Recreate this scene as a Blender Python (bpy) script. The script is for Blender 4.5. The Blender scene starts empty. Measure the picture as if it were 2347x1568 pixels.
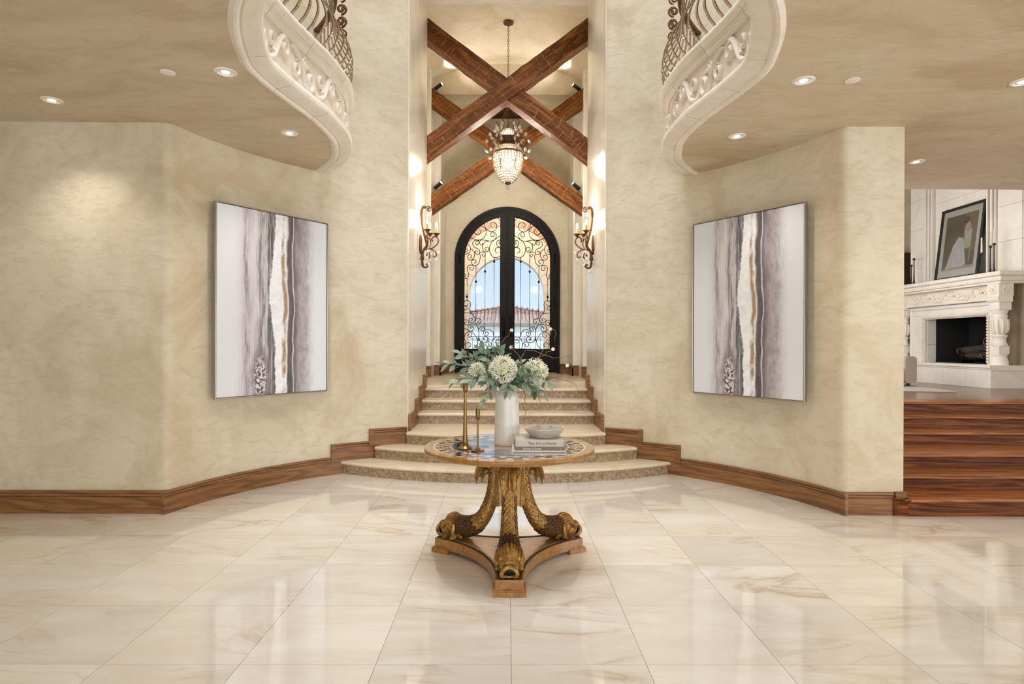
import bpy, bmesh, math, random
from mathutils import Vector, Matrix, noise as mnoise

random.seed(7)
PI = math.pi
sc = bpy.context.scene
C = sc.collection

# ------------------------------------------------------------------ camera, world, sun, large lights, exposure
F_PX, CAM_H = 1378.0, 1.44
cam_d = bpy.data.cameras.new('camera')
cam = bpy.data.objects.new('camera', cam_d)
C.objects.link(cam)
cam_d.sensor_fit = 'HORIZONTAL'
cam_d.sensor_width = 36.0
cam_d.lens = 36.0 * F_PX / 2347.0
cam_d.shift_x = 0.002
cam_d.shift_y = 0.003
cam_d.clip_start = 0.05
cam_d.clip_end = 500
cam.location = (0, 0, CAM_H)
cam.rotation_euler = (Matrix.Rotation(math.radians(-0.33), 3, 'Z') @ Matrix.Rotation(PI / 2, 3, 'X')
                      @ Matrix.Rotation(math.radians(0.22), 3, 'Z')).to_euler()
sc.camera = cam

w = bpy.data.worlds.new('world')
sc.world = w
w.use_nodes = True
wn = w.node_tree
wn.nodes.clear()
w_out = wn.nodes.new('ShaderNodeOutputWorld')
w_bg = wn.nodes.new('ShaderNodeBackground')
w_tc = wn.nodes.new('ShaderNodeTexCoord')
w_sep = wn.nodes.new('ShaderNodeSeparateXYZ')
w_rmp = wn.nodes.new('ShaderNodeValToRGB')
w_rmp.color_ramp.elements[0].position = 0.0
w_rmp.color_ramp.elements[0].color = (0.80, 0.91, 1.0, 1)
w_rmp.color_ramp.elements[1].position = 0.6
w_rmp.color_ramp.elements[1].color = (0.42, 0.66, 1.0, 1)
wn.links.new(w_tc.outputs['Generated'], w_sep.inputs[0])
wn.links.new(w_sep.outputs['Z'], w_rmp.inputs[0])
wn.links.new(w_rmp.outputs[0], w_bg.inputs[0])
w_bg.inputs[1].default_value = 0.78
wn.links.new(w_bg.outputs[0], w_out.inputs[0])

def lamp(name, kind, loc, energy, col=(1, 1, 1), target=None, **kw):
    d = bpy.data.lights.new(name, kind)
    d.energy = energy
    d.color = col
    for k, v in kw.items():
        setattr(d, k, v)
    o = bpy.data.objects.new(name, d)
    C.objects.link(o)
    o.location = loc
    if target is not None:
        o.rotation_euler = (Vector(target) - Vector(loc)).to_track_quat('-Z', 'Y').to_euler()
    return o

WARM = (1.0, 0.92, 0.81)
DAY = (0.93, 0.95, 1.0)
lamp('sun', 'SUN', (-20, 0, 30), 3.0, (1, 0.96, 0.9), target=(0, 9, 20), angle=0.01)
# fill lamps added behind camera and over rotunda; daylight from the living room windows
lamp('rear_fill_light', 'AREA', (0.5, -5.75, 1.75), 275, DAY, target=(0.5, 5, 1.9), shape='RECTANGLE', size=9.0, size_y=2.7)
lamp('rotunda_fill_light', 'AREA', (0, 3.6, 8.3), 240, DAY, target=(0, 3.6, 0), shape='DISK', size=3.4)
lamp('living_window_daylight', 'AREA', (3.75, 9.4, 2.9), 105, DAY, target=(7, 9.4, 2.3), shape='RECTANGLE', size=3.2, size_y=3.0)
lamp('side_window_daylight', 'AREA', (8.7, 0.5, 1.9), 170, DAY, target=(0, 3.0, 1.6), shape='RECTANGLE', size=6.0, size_y=2.4)

vs_ = sc.view_settings
vs_.view_transform = 'Standard'
vs_.look = 'None'
vs_.gamma = 1.0
vs_.use_curve_mapping = False
vs_.exposure = 0.4
sc.cycles.use_denoising = True
sc.cycles.use_adaptive_sampling = True
sc.cycles.adaptive_threshold = 0.02
sc.cycles.max_bounces = 8
sc.cycles.diffuse_bounces = 4
sc.cycles.glossy_bounces = 3
sc.cycles.transmission_bounces = 4
sc.cycles.transparent_max_bounces = 12
sc.cycles.sample_clamp_indirect = 6.0
sc.cycles.caustics_reflective = False
sc.cycles.caustics_refractive = False

# ------------------------------------------------------------------ helpers
def srgb(r, g, b):
    def f(c):
        c /= 255.0
        return c / 12.92 if c <= 0.04045 else ((c + 0.055) / 1.055) ** 2.4
    return (f(r), f(g), f(b), 1.0)

def at(px, py, y):
    """world point at depth y for a position measured on the photograph"""
    return Vector(((px - 1161.5) * y / F_PX, y, CAM_H + (791 - py) * y / F_PX))

def frame_of(d):
    d = d.normalized()
    u = Vector((0, 0, 1)) if abs(d.z) < 0.9 else Vector((1, 0, 0))
    a = d.cross(u).normalized()
    return a, a.cross(d).normalized()

def catmull(pts, n=6, closed=False):
    P = [Vector(p) for p in pts]
    out = []
    m = len(P)
    for i in range(m - 1):
        p0, p1, p2, p3 = P[max(i - 1, 0)], P[i], P[i + 1], P[min(i + 2, m - 1)]
        for k in range(n):
            t = k / n
            out.append(0.5 * ((2 * p1) + (p2 - p0) * t + (2 * p0 - 5 * p1 + 4 * p2 - p3) * t * t + (3 * p1 - p0 - 3 * p2 + p3) * t ** 3))
    out.append(P[-1])
    return out

class MB:
    def __init__(s):
        s.v, s.f = [], []
    def add(s, vs, fs):
        o = len(s.v)
        s.v += [tuple(p) for p in vs]
        s.f += [tuple(o + i for i in f) for f in fs]
        return s
    def box(s, x0, x1, y0, y1, z0, z1):
        return s.add([(x, y, z) for z in (z0, z1) for y in (y0, y1) for x in (x0, x1)],
                     [(0, 2, 3, 1), (4, 5, 7, 6), (0, 1, 5, 4), (2, 6, 7, 3), (0, 4, 6, 2), (1, 3, 7, 5)])
    def cbox(s, x0, x1, y0, y1, z0, z1, c=0.003):
        """box with chamfered edges"""
        xs, ys, zs = (x0, x1), (y0, y1), (z0, z1)
        V, idx = [], {}
        for i in (0, 1):
            for j in (0, 1):
                for k in (0, 1):
                    sx, sy, sz = (1 - 2 * i) * c, (1 - 2 * j) * c, (1 - 2 * k) * c
                    for a, p in enumerate(((xs[i], ys[j] + sy, zs[k] + sz), (xs[i] + sx, ys[j], zs[k] + sz), (xs[i] + sx, ys[j] + sy, zs[k]))):
                        idx[i, j, k, a] = len(V)
                        V.append(p)
        b = bmesh.new()
        bv = [b.verts.new(p) for p in V]
        r = bmesh.ops.convex_hull(b, input=bv)
        b.verts.index_update()
        s.add([v.co[:] for v in b.verts], [[v.index for v in f.verts] for f in b.faces])
        b.free()
        return s
    def prism(s, poly, a0, a1, axis='z'):
        n = len(poly)
        def P(u, v, a):
            return {'z': (u, v, a), 'y': (u, a, v), 'x': (a, u, v)}[axis]
        vs = [P(u, v, a0) for u, v in poly] + [P(u, v, a1) for u, v in poly]
        fs = [tuple(range(n - 1, -1, -1)), tuple(range(n, 2 * n))]
        fs += [(i, (i + 1) % n, n + (i + 1) % n, n + i) for i in range(n)]
        return s.add(vs, fs)
    def lathe(s, prof, n=24, c=(0, 0, 0), a0=0, a1=2 * PI, caps=True):
        full = abs(a1 - a0 - 2 * PI) < 1e-6
        m = n if full else n + 1
        vs, fs = [], []
        for r, z in prof:
            for k in range(m):
                a = a0 + (a1 - a0) * k / n
                vs.append((c[0] + r * math.cos(a), c[1] + r * math.sin(a), c[2] + z))
        for i in range(len(prof) - 1):
            for k in range(n):
                k2 = (k + 1) % m
                fs.append((i * m + k, i * m + k2, (i + 1) * m + k2, (i + 1) * m + k))
        if full and caps and prof[0] != prof[-1]:
            if prof[0][0] > 1e-5: fs.append(tuple(range(m - 1, -1, -1)))
            if prof[-1][0] > 1e-5: fs.append(tuple(len(prof) * m - m + k for k in range(m)))
        return s.add(vs, fs)
    def tube(s, pts, r, n=6, flat=1.0, caps=True):
        P = [Vector(p) for p in pts]
        m = len(P)
        R = r if isinstance(r, (list, tuple)) else [r] * m
        vs, fs = [], []
        a = None
        for i, p in enumerate(P):
            d = (P[min(i + 1, m - 1)] - P[max(i - 1, 0)])
            if d.length < 1e-9: d = Vector((0, 0, 1))
            d.normalize()
            if a is None:
                a, b = frame_of(d)
            else:
                a = a - d * a.dot(d)
                if a.length < 1e-6: a, b = frame_of(d)
                a.normalize()
                b = d.cross(a)
            for k in range(n):
                t = 2 * PI * k / n
                vs.append(p + a * (R[i] * math.cos(t)) + b * (R[i] * flat * math.sin(t)))
        for i in range(m - 1):
            for k in range(n):
                fs.append((i * n + k, i * n + (k + 1) % n, (i + 1) * n + (k + 1) % n, (i + 1) * n + k))
        if caps:
            fs.append(tuple(range(n - 1, -1, -1)))
            fs.append(tuple((m - 1) * n + k for k in range(n)))
        return s.add(vs, fs)
    def ball(s, c, r, nu=10, nv=6, sc=(1, 1, 1), M=None):
        vs, fs = [], []
        for j in range(nv + 1):
            t = PI * j / nv
            for k in range(nu):
                a = 2 * PI * k / nu
                p = Vector((r * sc[0] * math.sin(t) * math.cos(a), r * sc[1] * math.sin(t) * math.sin(a), r * sc[2] * math.cos(t)))
                if M is not None: p = M @ p
                vs.append(Vector(c) + p)
        for j in range(nv):
            for k in range(nu):
                fs.append((j * nu + k, (j + 1) * nu + k, (j + 1) * nu + (k + 1) % nu, j * nu + (k + 1) % nu))
        return s.add(vs, fs)
    def sweep(s, path, prof, nrm, caps=True, closed=True):
        """profile points (offset along the plan normal, height) swept along a plan path"""
        n = len(prof)
        vs, fs = [], []
        for (x, y), (nx, ny) in zip(path, nrm):
            for o, h in prof:
                vs.append((x + nx * o, y + ny * o, h))
        for i in range(len(path) - 1):
            for k in range(n if closed else n - 1):
                fs.append((i * n + k, i * n + (k + 1) % n, (i + 1) * n + (k + 1) % n, (i + 1) * n + k))
        if caps and closed:
            fs.append(tuple(range(n - 1, -1, -1)))
            fs.append(tuple((len(path) - 1) * n + k for k in range(n)))
        return s.add(vs, fs)
    def quad(s, a, b, c, d):
        return s.add([a, b, c, d], [(0, 1, 2, 3)])
    def jitter(s, amp, scale):
        for i, p in enumerate(s.v):
            q = Vector(p)
            d = mnoise.noise_vector(q * scale) * amp
            s.v[i] = tuple(q + d)
        return s
    def xf(s, M):
        s.v = [tuple(M @ Vector(p)) for p in s.v]
        return s
    def mesh(s, name, m, smooth=None):
        me = bpy.data.meshes.new(name)
        me.from_pydata(s.v, [], s.f)
        b = bmesh.new()
        b.from_mesh(me)
        bmesh.ops.recalc_face_normals(b, faces=b.faces)
        b.to_mesh(me)
        b.free()
        if smooth:
            me.polygons.foreach_set('use_smooth', [True] * len(me.polygons))
            me.set_sharp_from_angle(angle=math.radians(smooth))
        me.materials.append(m)
        me.update()
        return me
    def build(s, name, m, parent=None, smooth=None, kind=None, label=None):
        return link(name, s.mesh(name, m, smooth), parent, kind, label)

def link(name, me, parent=None, kind=None, label=None):
    o = bpy.data.objects.new(name, me)
    C.objects.link(o)
    o.parent = parent
    if kind: o['kind'] = kind
    if label: o['label'] = label
    return o

def thing(name, label, cat, loc=(0, 0, 0), rot=(0, 0, 0), group=None):
    o = bpy.data.objects.new(name, None)
    C.objects.link(o)
    o.empty_display_size = 0.05
    o.location = loc
    o.rotation_euler = rot
    o['label'] = label
    o['category'] = cat
    if group: o['group'] = group
    return o

def tag(o, label, cat, group=None):
    o['label'] = label
    o['category'] = cat
    if group: o['group'] = group
    return o

def struct(o):
    o['kind'] = 'structure'
    return o

def sroot(name):
    o = bpy.data.objects.new(name, None)
    C.objects.link(o)
    o['kind'] = 'structure'
    return o

def dup(root, loc, rot=None, label=None, parent=None):
    r = root.copy()
    C.objects.link(r)
    r.location = loc
    if rot is not None: r.rotation_euler = rot
    if label: r['label'] = label
    def rec(a, b):
        for ch in [x for x in a.children]:
            c = ch.copy()
            C.objects.link(c)
            c.parent = b
            rec(ch, c)
    rec(root, r)
    return r

# ------------------------------------------------------------------ materials
class NT:
    def __init__(s, name):
        s.m = bpy.data.materials.new(name)
        s.m.use_nodes = True
        s.t = s.m.node_tree
        s.t.nodes.clear()
        s.out = s.t.nodes.new('ShaderNodeOutputMaterial')
        s.b = s.t.nodes.new('ShaderNodeBsdfPrincipled')
        s.t.links.new(s.b.outputs[0], s.out.inputs[0])
    def n(s, kind, **kw):
        x = s.t.nodes.new(kind)
        for k, v in kw.items(): setattr(x, k, v)
        return x
    def set(s, inp, v):
        if isinstance(v, bpy.types.NodeSocket): s.t.links.new(v, inp)
        else: inp.default_value = v
    def p(s, **kw):
        for k, v in kw.items():
            s.set(s.b.inputs[k.replace('_', ' ')], v)
        return s
    def coord(s, kind='Object'):
        return s.n('ShaderNodeTexCoord').outputs[kind]
    def rand(s):
        return s.n('ShaderNodeObjectInfo').outputs['Random']
    def math(s, op, a, b=0.0, clamp=False):
        x = s.n('ShaderNodeMath', operation=op, use_clamp=clamp)
        s.set(x.inputs[0], a); s.set(x.inputs[1], b)
        return x.outputs[0]
    def vmath(s, op, a, b):
        x = s.n('ShaderNodeVectorMath', operation=op)
        s.set(x.inputs[0], a); s.set(x.inputs[1], b)
        return x.outputs[0]
    def scale(s, v, xyz):
        x = s.n('ShaderNodeMapping')
        s.set(x.inputs['Vector'], v)
        x.inputs['Scale'].default_value = xyz
        return x.outputs[0]
    def noise(s, v, scale, detail=4, rough=0.55, dist=0.0, out='Fac'):
        x = s.n('ShaderNodeTexNoise')
        s.set(x.inputs['Vector'], v)
        x.inputs['Scale'].default_value = scale
        x.inputs['Detail'].default_value = detail
        x.inputs['Roughness'].default_value = rough
        x.inputs['Distortion'].default_value = dist
        return x.outputs['Fac' if out == 'Fac' else 'Color']
    def voro(s, v, scale, feature='F1', out='Distance'):
        x = s.n('ShaderNodeTexVoronoi', feature=feature)
        s.set(x.inputs['Vector'], v)
        x.inputs['Scale'].default_value = scale
        return x.outputs[out]
    def wave(s, v, scale, dist, detail=3, dscale=1.0, direction='X'):
        x = s.n('ShaderNodeTexWave', bands_direction=direction)
        s.set(x.inputs['Vector'], v)
        x.inputs['Scale'].default_value = scale
        x.inputs['Distortion'].default_value = dist
        x.inputs['Detail'].default_value = detail
        x.inputs['Detail Scale'].default_value = dscale
        return x.outputs['Fac']
    def ramp(s, f, stops, interp='LINEAR'):
        x = s.n('ShaderNodeValToRGB')
        s.set(x.inputs[0], f)
        e = x.color_ramp.elements
        x.color_ramp.interpolation = interp
        while len(e) < len(stops): e.new(0.5)
        for k, (pos, col) in enumerate(stops):
            e[k].position = pos
            e[k].color = col if not isinstance(col, (int, float)) else (col, col, col, 1)
        return x.outputs[0]
    def mix(s, f, a, b, mode='MIX'):
        x = s.n('ShaderNodeMix', data_type='RGBA', blend_type=mode)
        s.set(x.inputs[0], f); s.set(x.inputs[6], a); s.set(x.inputs[7], b)
        return x.outputs[2]
    def bump(s, h, strength, dist=0.01):
        x = s.n('ShaderNodeBump')
        s.set(x.inputs['Height'], h)
        x.inputs['Strength'].default_value = strength
        x.inputs['Distance'].default_value = dist
        s.t.links.new(x.outputs[0], s.b.inputs['Normal'])
        return s

def plain(name, col, rough=0.5, metal=0.0, var=0.0, vscale=8.0, bump=0.0, bscale=60.0, **kw):
    t = NT(name)
    t.p(Roughness=rough, Metallic=metal)
    c = t.coord()
    if var > 0:
        lo = tuple(x * (1 - var) for x in col[:3]) + (1,)
        hi = tuple(min(1, x * (1 + var)) for x in col[:3]) + (1,)
        t.p(Base_Color=t.ramp(t.noise(c, vscale, 5), [(0.3, lo), (0.7, hi)]))
    else:
        t.p(Base_Color=col)
    if bump > 0:
        t.bump(t.noise(c, bscale, 3), bump)
    for k, v in kw.items():
        t.p(**{k: v})
    return t.m

def m_plaster(name, a, b, dark, rough=0.55, spec=0.35, streak=(1, 1, 1)):
    t = NT(name)
    c = t.scale(t.coord(), streak)
    n1 = t.noise(c, 1.1, 9, 0.62, 0.8)
    base = t.ramp(n1, [(0.34, dark), (0.47, a), (0.64, b)])
    n2 = t.noise(t.scale(c, (1.0, 1.0, 2.6)), 3.5, 8, 0.7, 1.6)
    col = t.mix(t.ramp(n2, [(0.48, 0.0), (0.68, 0.6)]), base, dark)
    t.p(Base_Color=col, Roughness=rough)
    t.b.inputs['Specular IOR Level'].default_value = spec
    t.bump(t.noise(t.scale(c, (1, 1, 1.8)), 9, 8, 0.65, 1.2), 0.18, 0.02)
    return t.m

MAT = {}
MAT['plaster'] = m_plaster('warm_plaster', srgb(211, 199, 174), srgb(221, 210, 188), srgb(194, 178, 148))
MAT['plaster_soffit'] = m_plaster('soffit_plaster', srgb(207, 191, 164), srgb(214, 200, 175), srgb(190, 170, 140), streak=(0.7, 1.6, 1))
MAT['plaster_polish'] = m_plaster('polished_plaster', srgb(243, 237, 224), srgb(247, 242, 232), srgb(230, 220, 200), rough=0.15, spec=1.0, streak=(1.5, 1.5, 0.25))  # polished plaster, colour whitened to paint in the door-light sheen
MAT['vault'] = m_plaster('vault_plaster', srgb(235, 224, 200), srgb(241, 232, 211), srgb(222, 207, 176))

def m_marble(name, base, vein, warm, rough, rnd=True, scale=1.0, spec=0.5):
    t = NT(name)
    c = t.coord()
    if rnd:
        x = t.n('ShaderNodeCombineXYZ')
        r = t.rand()
        t.set(x.inputs[0], t.math('MULTIPLY', r, 61.0))
        t.set(x.inputs[1], t.math('MULTIPLY', r, 137.0))
        c = t.vmath('ADD', c, x.outputs[0])
    rot = t.n('ShaderNodeMapping')
    t.set(rot.inputs['Vector'], c)
    rot.inputs['Rotation'].default_value = (0, 0, 0.5)
    rot.inputs['Scale'].default_value = (0.55, 1.7, 1)
    c2 = rot.outputs[0]
    n1 = t.noise(c2, 1.5 * scale, 6, 0.6, 1.2)
    cloud = t.ramp(n1, [(0.33, base), (0.55, warm), (0.75, base)])
    v = t.math('ABSOLUTE', t.math('SUBTRACT', t.noise(c2, 1.2 * scale, 8, 0.55, 1.0), 0.5))
    veins = t.ramp(v, [(0.0, 0.75), (0.022, 0.15), (0.06, 0.0)])
    mask = t.ramp(t.noise(c, 1.0 * scale, 2), [(0.45, 0.0), (0.68, 1.0)])
    col = t.mix(t.math('MULTIPLY', veins, mask), cloud, vein)
    if rnd:
        hv = t.n('ShaderNodeHueSaturation')
        t.set(hv.inputs['Color'], col)
        t.set(hv.inputs['Value'], t.math('ADD', t.math('MULTIPLY', t.rand(), 0.15), 0.90))
        col = hv.outputs[0]
    col = t.mix(0.12, col, t.noise(c, 90, 2, out='Color'), 'SOFT_LIGHT')
    t.p(Base_Color=col, Roughness=rough)
    t.b.inputs['Specular IOR Level'].default_value = spec
    if rough < 0.1: t.p(Coat_Weight=0.5, Coat_Roughness=0.03)
    return t.m

MAT['floor'] = m_marble('cream_marble', srgb(235, 231, 223), srgb(190, 168, 138), srgb(226, 218, 204), 0.08)
MAT['tread'] = m_marble('tread_limestone', srgb(230, 216, 193), srgb(199, 174, 140), srgb(221, 204, 176), 0.25, scale=1.6)
MAT['grout'] = plain('grout', srgb(176, 160, 136), 0.8)

def m_riser():
    t = NT('brown_riser_marble')
    c = t.vmath('ADD', t.coord(), t.math('MULTIPLY', t.rand(), 23.0))
    n = t.noise(c, 30, 8, 0.75, 0.6)
    n2 = t.voro(c, 55)
    col = t.ramp(n, [(0.33, srgb(112, 90, 66)), (0.5, srgb(160, 136, 106)), (0.66, srgb(204, 182, 148))])
    col = t.mix(t.ramp(n2, [(0.0, 0.5), (0.35, 0.0)]), col, srgb(208, 188, 156))
    t.p(Base_Color=col, Roughness=0.35)
    return t.m
MAT['riser'] = m_riser()

def m_wood(name, a, b, c_, rough, axis='X', scale=1.0, coat=0.0, rnd=True, spec=0.5):
    t = NT(name)
    c = t.coord()
    if rnd: c = t.vmath('ADD', c, t.math('MULTIPLY', t.rand(), 31.0))
    s = {'X': (0.32, 5, 7), 'Y': (3, 0.35, 3), 'Z': (3, 3, 0.35), 'H': (0.45, 0.45, 5)}[axis]
    c2 = t.scale(c, tuple(k * scale for k in s))
    warp = t.noise(c2, 1.6, 5, 0.6, 1.6)
    g = t.wave(c2, 1.4, 14.0, 4, 1.3, direction='DIAGONAL')
    col = t.ramp(t.math('ADD', t.math('MULTIPLY', warp, 0.72), t.math('MULTIPLY', g, 0.28)), [(0.28, a), (0.5, b), (0.72, c_)])
    fine = t.noise(t.scale(c, tuple(k * scale * 14 for k in s)), 2.0, 3)
    col = t.mix(t.ramp(fine, [(0.5, 0.0), (0.75, 0.35)]), col, a)
    t.p(Base_Color=col, Roughness=rough)
    t.b.inputs['Specular IOR Level'].default_value = spec
    if coat: t.p(Coat_Weight=coat, Coat_Roughness=0.12)
    t.bump(fine, 0.08, 0.004)
    return t.m

MAT['base'] = m_wood('baseboard_wood', srgb(104, 68, 38), srgb(134, 92, 54), srgb(150, 106, 64), 0.4, 'H', 1.2, rnd=False)
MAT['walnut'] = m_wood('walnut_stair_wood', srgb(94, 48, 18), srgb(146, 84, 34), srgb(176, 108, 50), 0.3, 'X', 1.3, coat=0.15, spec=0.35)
MAT['walnut_shaded'] = m_wood('walnut_shaded_wood', srgb(58, 27, 10), srgb(102, 55, 23), srgb(140, 82, 38), 0.45, 'X', 1.2, spec=0.2)  # same walnut, darkened to paint shade into the stair risers
MAT['wfloor'] = m_wood('dark_wood_floor', srgb(86, 62, 46), srgb(116, 88, 66), srgb(138, 108, 84), 0.22, 'X', 1.0)
MAT['darkwood'] = plain('dark_wood', srgb(60, 36, 22), 0.4, var=0.3)

def m_beam():
    t = NT('hewn_beam_wood')
    c = t.vmath('ADD', t.coord(), t.math('MULTIPLY', t.rand(), 17.0))
    g = t.noise(t.scale(c, (0.8, 7, 7)), 2.0, 7, 0.65, 1.0)
    col = t.ramp(g, [(0.3, srgb(60, 33, 14)), (0.5, srgb(112, 66, 29)), (0.68, srgb(156, 98, 46))])
    # short adze cuts across the grain
    wv = t.wave(c, 2.6, 3.0, 2, 2.0, direction='X')
    wv2 = t.wave(t.vmath('ADD', c, (3.3, 1.0, 2.0)), 1.7, 5.0, 2, 1.4, direction='X')
    m1 = t.ramp(t.noise(t.scale(c, (3, 9, 9)), 1.6, 2), [(0.50, 0.0), (0.56, 1.0)])
    m2 = t.ramp(t.noise(t.scale(t.vmath('ADD', c, (7.0, 2.0, 5.0)), (3, 9, 9)), 1.6, 2), [(0.50, 0.0), (0.56, 1.0)])
    cut = t.math('MAXIMUM', t.math('MULTIPLY', t.ramp(wv, [(0.982, 0.0), (0.996, 1.0)]), m1), t.math('MULTIPLY', t.ramp(wv2, [(0.985, 0.0), (0.997, 1.0)]), m2))
    br = t.noise(t.scale(c, (2.2, 5, 5)), 2.4, 4)
    col = t.mix(t.ramp(br, [(0.55, 0.0), (0.72, 0.55)]), col, srgb(52, 26, 10))
    col = t.mix(t.math('MULTIPLY', cut, 0.5), col, srgb(196, 142, 88))
    t.p(Base_Color=col, Roughness=0.62)
    t.b.inputs['Specular IOR Level'].default_value = 0.25
    t.bump(t.math('ADD', g, t.math('MULTIPLY', cut, -0.4)), 0.5, 0.02)
    return t.m
MAT['beam'] = m_beam()

def m_stone(name, a, b, rough=0.6, crack=True):
    t = NT(name)
    c = t.vmath('ADD', t.coord(), t.math('MULTIPLY', t.rand(), 5.0))
    col = t.ramp(t.noise(c, 4, 8, 0.65, 0.8), [(0.3, a), (0.65, b)])
    sp = t.noise(c, 60, 2)
    col = t.mix(t.ramp(sp, [(0.68, 0.0), (0.76, 0.35)]), col, srgb(176, 152, 122))
    t.p(Base_Color=col, Roughness=rough)
    t.bump(t.noise(c, 40, 5, 0.6), 0.12, 0.006)
    return t.m
MAT['stone'] = m_stone('white_limestone', srgb(228, 219, 203), srgb(240, 233, 221))
MAT['carve'] = m_stone('carved_limestone', srgb(231, 218, 200), srgb(240, 230, 215))
MAT['frieze'] = m_stone('frieze_limestone', srgb(228, 213, 193), srgb(237, 225, 208))

MAT['iron'] = plain('black_iron', srgb(16, 14, 13), 0.5, 0.1, bump=0.15, bscale=90, Specular_IOR_Level=0.25)
MAT['ironframe'] = plain('door_frame_iron', srgb(15, 13, 12), 0.5, 0.0, bump=0.08, bscale=120, Specular_IOR_Level=0.25)
MAT['bronze'] = plain('aged_bronze', srgb(112, 76, 48), 0.38, 0.75, var=0.35, vscale=30, bump=0.3, bscale=80)
MAT['hammered'] = plain('hammered_bronze', srgb(178, 156, 130), 0.3, 0.75, var=0.15, vscale=40)
MAT['rust'] = plain('rusty_iron', srgb(104, 66, 40), 0.55, 0.5, var=0.4, vscale=40, bump=0.3, bscale=90)
MAT['brass'] = plain('antique_brass', srgb(134, 106, 62), 0.3, 0.9, var=0.12, vscale=25, bump=0.1, bscale=40)
MAT['gilt'] = plain('carved_gilt_wood', srgb(158, 118, 58), 0.4, 0.45, var=0.45, vscale=28, bump=0.5, bscale=70)
MAT['gilt_dark'] = plain('dark_gilt', srgb(88, 58, 26), 0.5, 0.5, var=0.4, vscale=40, bump=0.4, bscale=110)
MAT['burl'] = plain('burl_veneer', srgb(178, 130, 68), 0.2, 0, var=0.25, vscale=26, Coat_Weight=0.6, Coat_Roughness=0.06)
MAT['burl_edge'] = plain('burl_edge_veneer', srgb(152, 104, 48), 0.25, 0, var=0.3, vscale=34, Coat_Weight=0.5, Coat_Roughness=0.08)
MAT['inlay_black'] = plain('black_inlay', srgb(34, 36, 38), 0.1, var=0.3, vscale=30)
MAT['inlay_grey'] = plain('grey_inlay', srgb(112, 116, 118), 0.1, var=0.25, vscale=30)
MAT['inlay_pink'] = plain('pink_inlay', srgb(208, 170, 136), 0.1, var=0.12, vscale=20)
MAT['inlay_white'] = plain('ivory_inlay', srgb(236, 230, 216), 0.12)
MAT['inlay_blue'] = plain('blue_inlay', srgb(120, 130, 146), 0.12, var=0.2, vscale=20)
MAT['white_trim'] = plain('white_trim', srgb(238, 232, 222), 0.5)
MAT['white_metal'] = plain('pewter_frame', srgb(176, 166, 150), 0.3, 0.8)
MAT['black'] = plain('black_satin', srgb(18, 17, 17), 0.4)
MAT['wax'] = plain('ivory_wax', srgb(240, 228, 206), 0.5)
MAT['candle_tube'] = plain('tan_candle_tube', srgb(196, 150, 104), 0.6)

def m_emit(name, col, strength):
    t = NT(name)
    t.p(Base_Color=col, Roughness=0.4, Emission_Color=col, Emission_Strength=strength)
    return t.m
MAT['bulb'] = m_emit('warm_bulb', (1, 0.88, 0.68, 1), 9.0)
MAT['lens'] = m_emit('downlight_lens', (1, 0.95, 0.86, 1), 9.0)

def m_glass(name, tint=(1, 1, 1, 1), gl=0.12, rough=0.02):
    t = NT(name)
    tr = t.n('ShaderNodeBsdfTransparent')
    tr.inputs[0].default_value = tint
    gs = t.n('ShaderNodeBsdfGlossy')
    gs.inputs['Roughness'].default_value = rough
    fr = t.n('ShaderNodeFresnel')
    fr.inputs[0].default_value = 1.45
    mx = t.n('ShaderNodeMixShader')
    t.set(mx.inputs[0], t.math('MULTIPLY', fr.outputs[0], gl / 0.12))
    t.t.links.new(tr.outputs[0], mx.inputs[1])
    t.t.links.new(gs.outputs[0], mx.inputs[2])
    t.t.links.new(mx.outputs[0], t.out.inputs[0])
    return t.m
MAT['glass'] = m_glass('door_glass', (0.95, 0.98, 1.0, 1), 0.07)
MAT['picture_glass'] = m_glass('picture_glass', (0.98, 0.98, 0.98, 1), 0.08)

t = NT('cut_crystal')
t.p(Base_Color=(0.97, 0.96, 0.93, 1), Roughness=0.12, Transmission_Weight=0.3, IOR=1.5)
MAT['crystal'] = t.m
t = NT('crystal_beads')
t.p(Base_Color=srgb(246, 236, 214), Roughness=0.18, Transmission_Weight=0.35, IOR=1.45)
MAT['beads'] = t.m

# ------------------------------------------------------------------ plan of the place (metres; x right, y away from camera, z up)
RC, RR = 4.40, 2.97            # rotunda centre (0, RC) and wall radius
PX = 1.165                     # half width of the stair passage
SOF = 3.32                     # soffit under the balcony
RISE = 0.1375
TOP = 8.2                      # rotunda ceiling
SY = 9.84                      # centre of the curved steps
FX, FY0, FY1 = 1.67, 8.75, 11.8    # foyer square
DOOR_Y = 13.2
FOY = 6 * RISE                 # foyer floor level
WX = 2.88                      # corner between straight and curved walls
WY = RC + math.sqrt(RR ** 2 - WX ** 2)
PY = RC + math.sqrt(RR ** 2 - PX ** 2)

def arc_pts(x0, x1, r, n, cy=RC, sgn=1):
    out = []
    a0, a1 = math.acos(max(-1, min(1, x0 / r))), math.acos(max(-1, min(1, x1 / r)))
    for k in range(n + 1):
        a = a0 + (a1 - a0) * k / n
        out.append((r * math.cos(a), cy + sgn * r * math.sin(a)))
    return out

def wall_strip(path, z0, z1, nz=1):
    m = MB()
    for i in range(len(path) - 1):
        (x0, y0), (x1, y1) = path[i], path[i + 1]
        m.quad((x0, y0, z0), (x1, y1, z0), (x1, y1, z1), (x0, y0, z1))
    return m

def weld(me):
    b = bmesh.new()
    b.from_mesh(me)
    bmesh.ops.remove_doubles(b, verts=b.verts, dist=0.0005)
    b.to_mesh(me)
    b.free()

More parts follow.
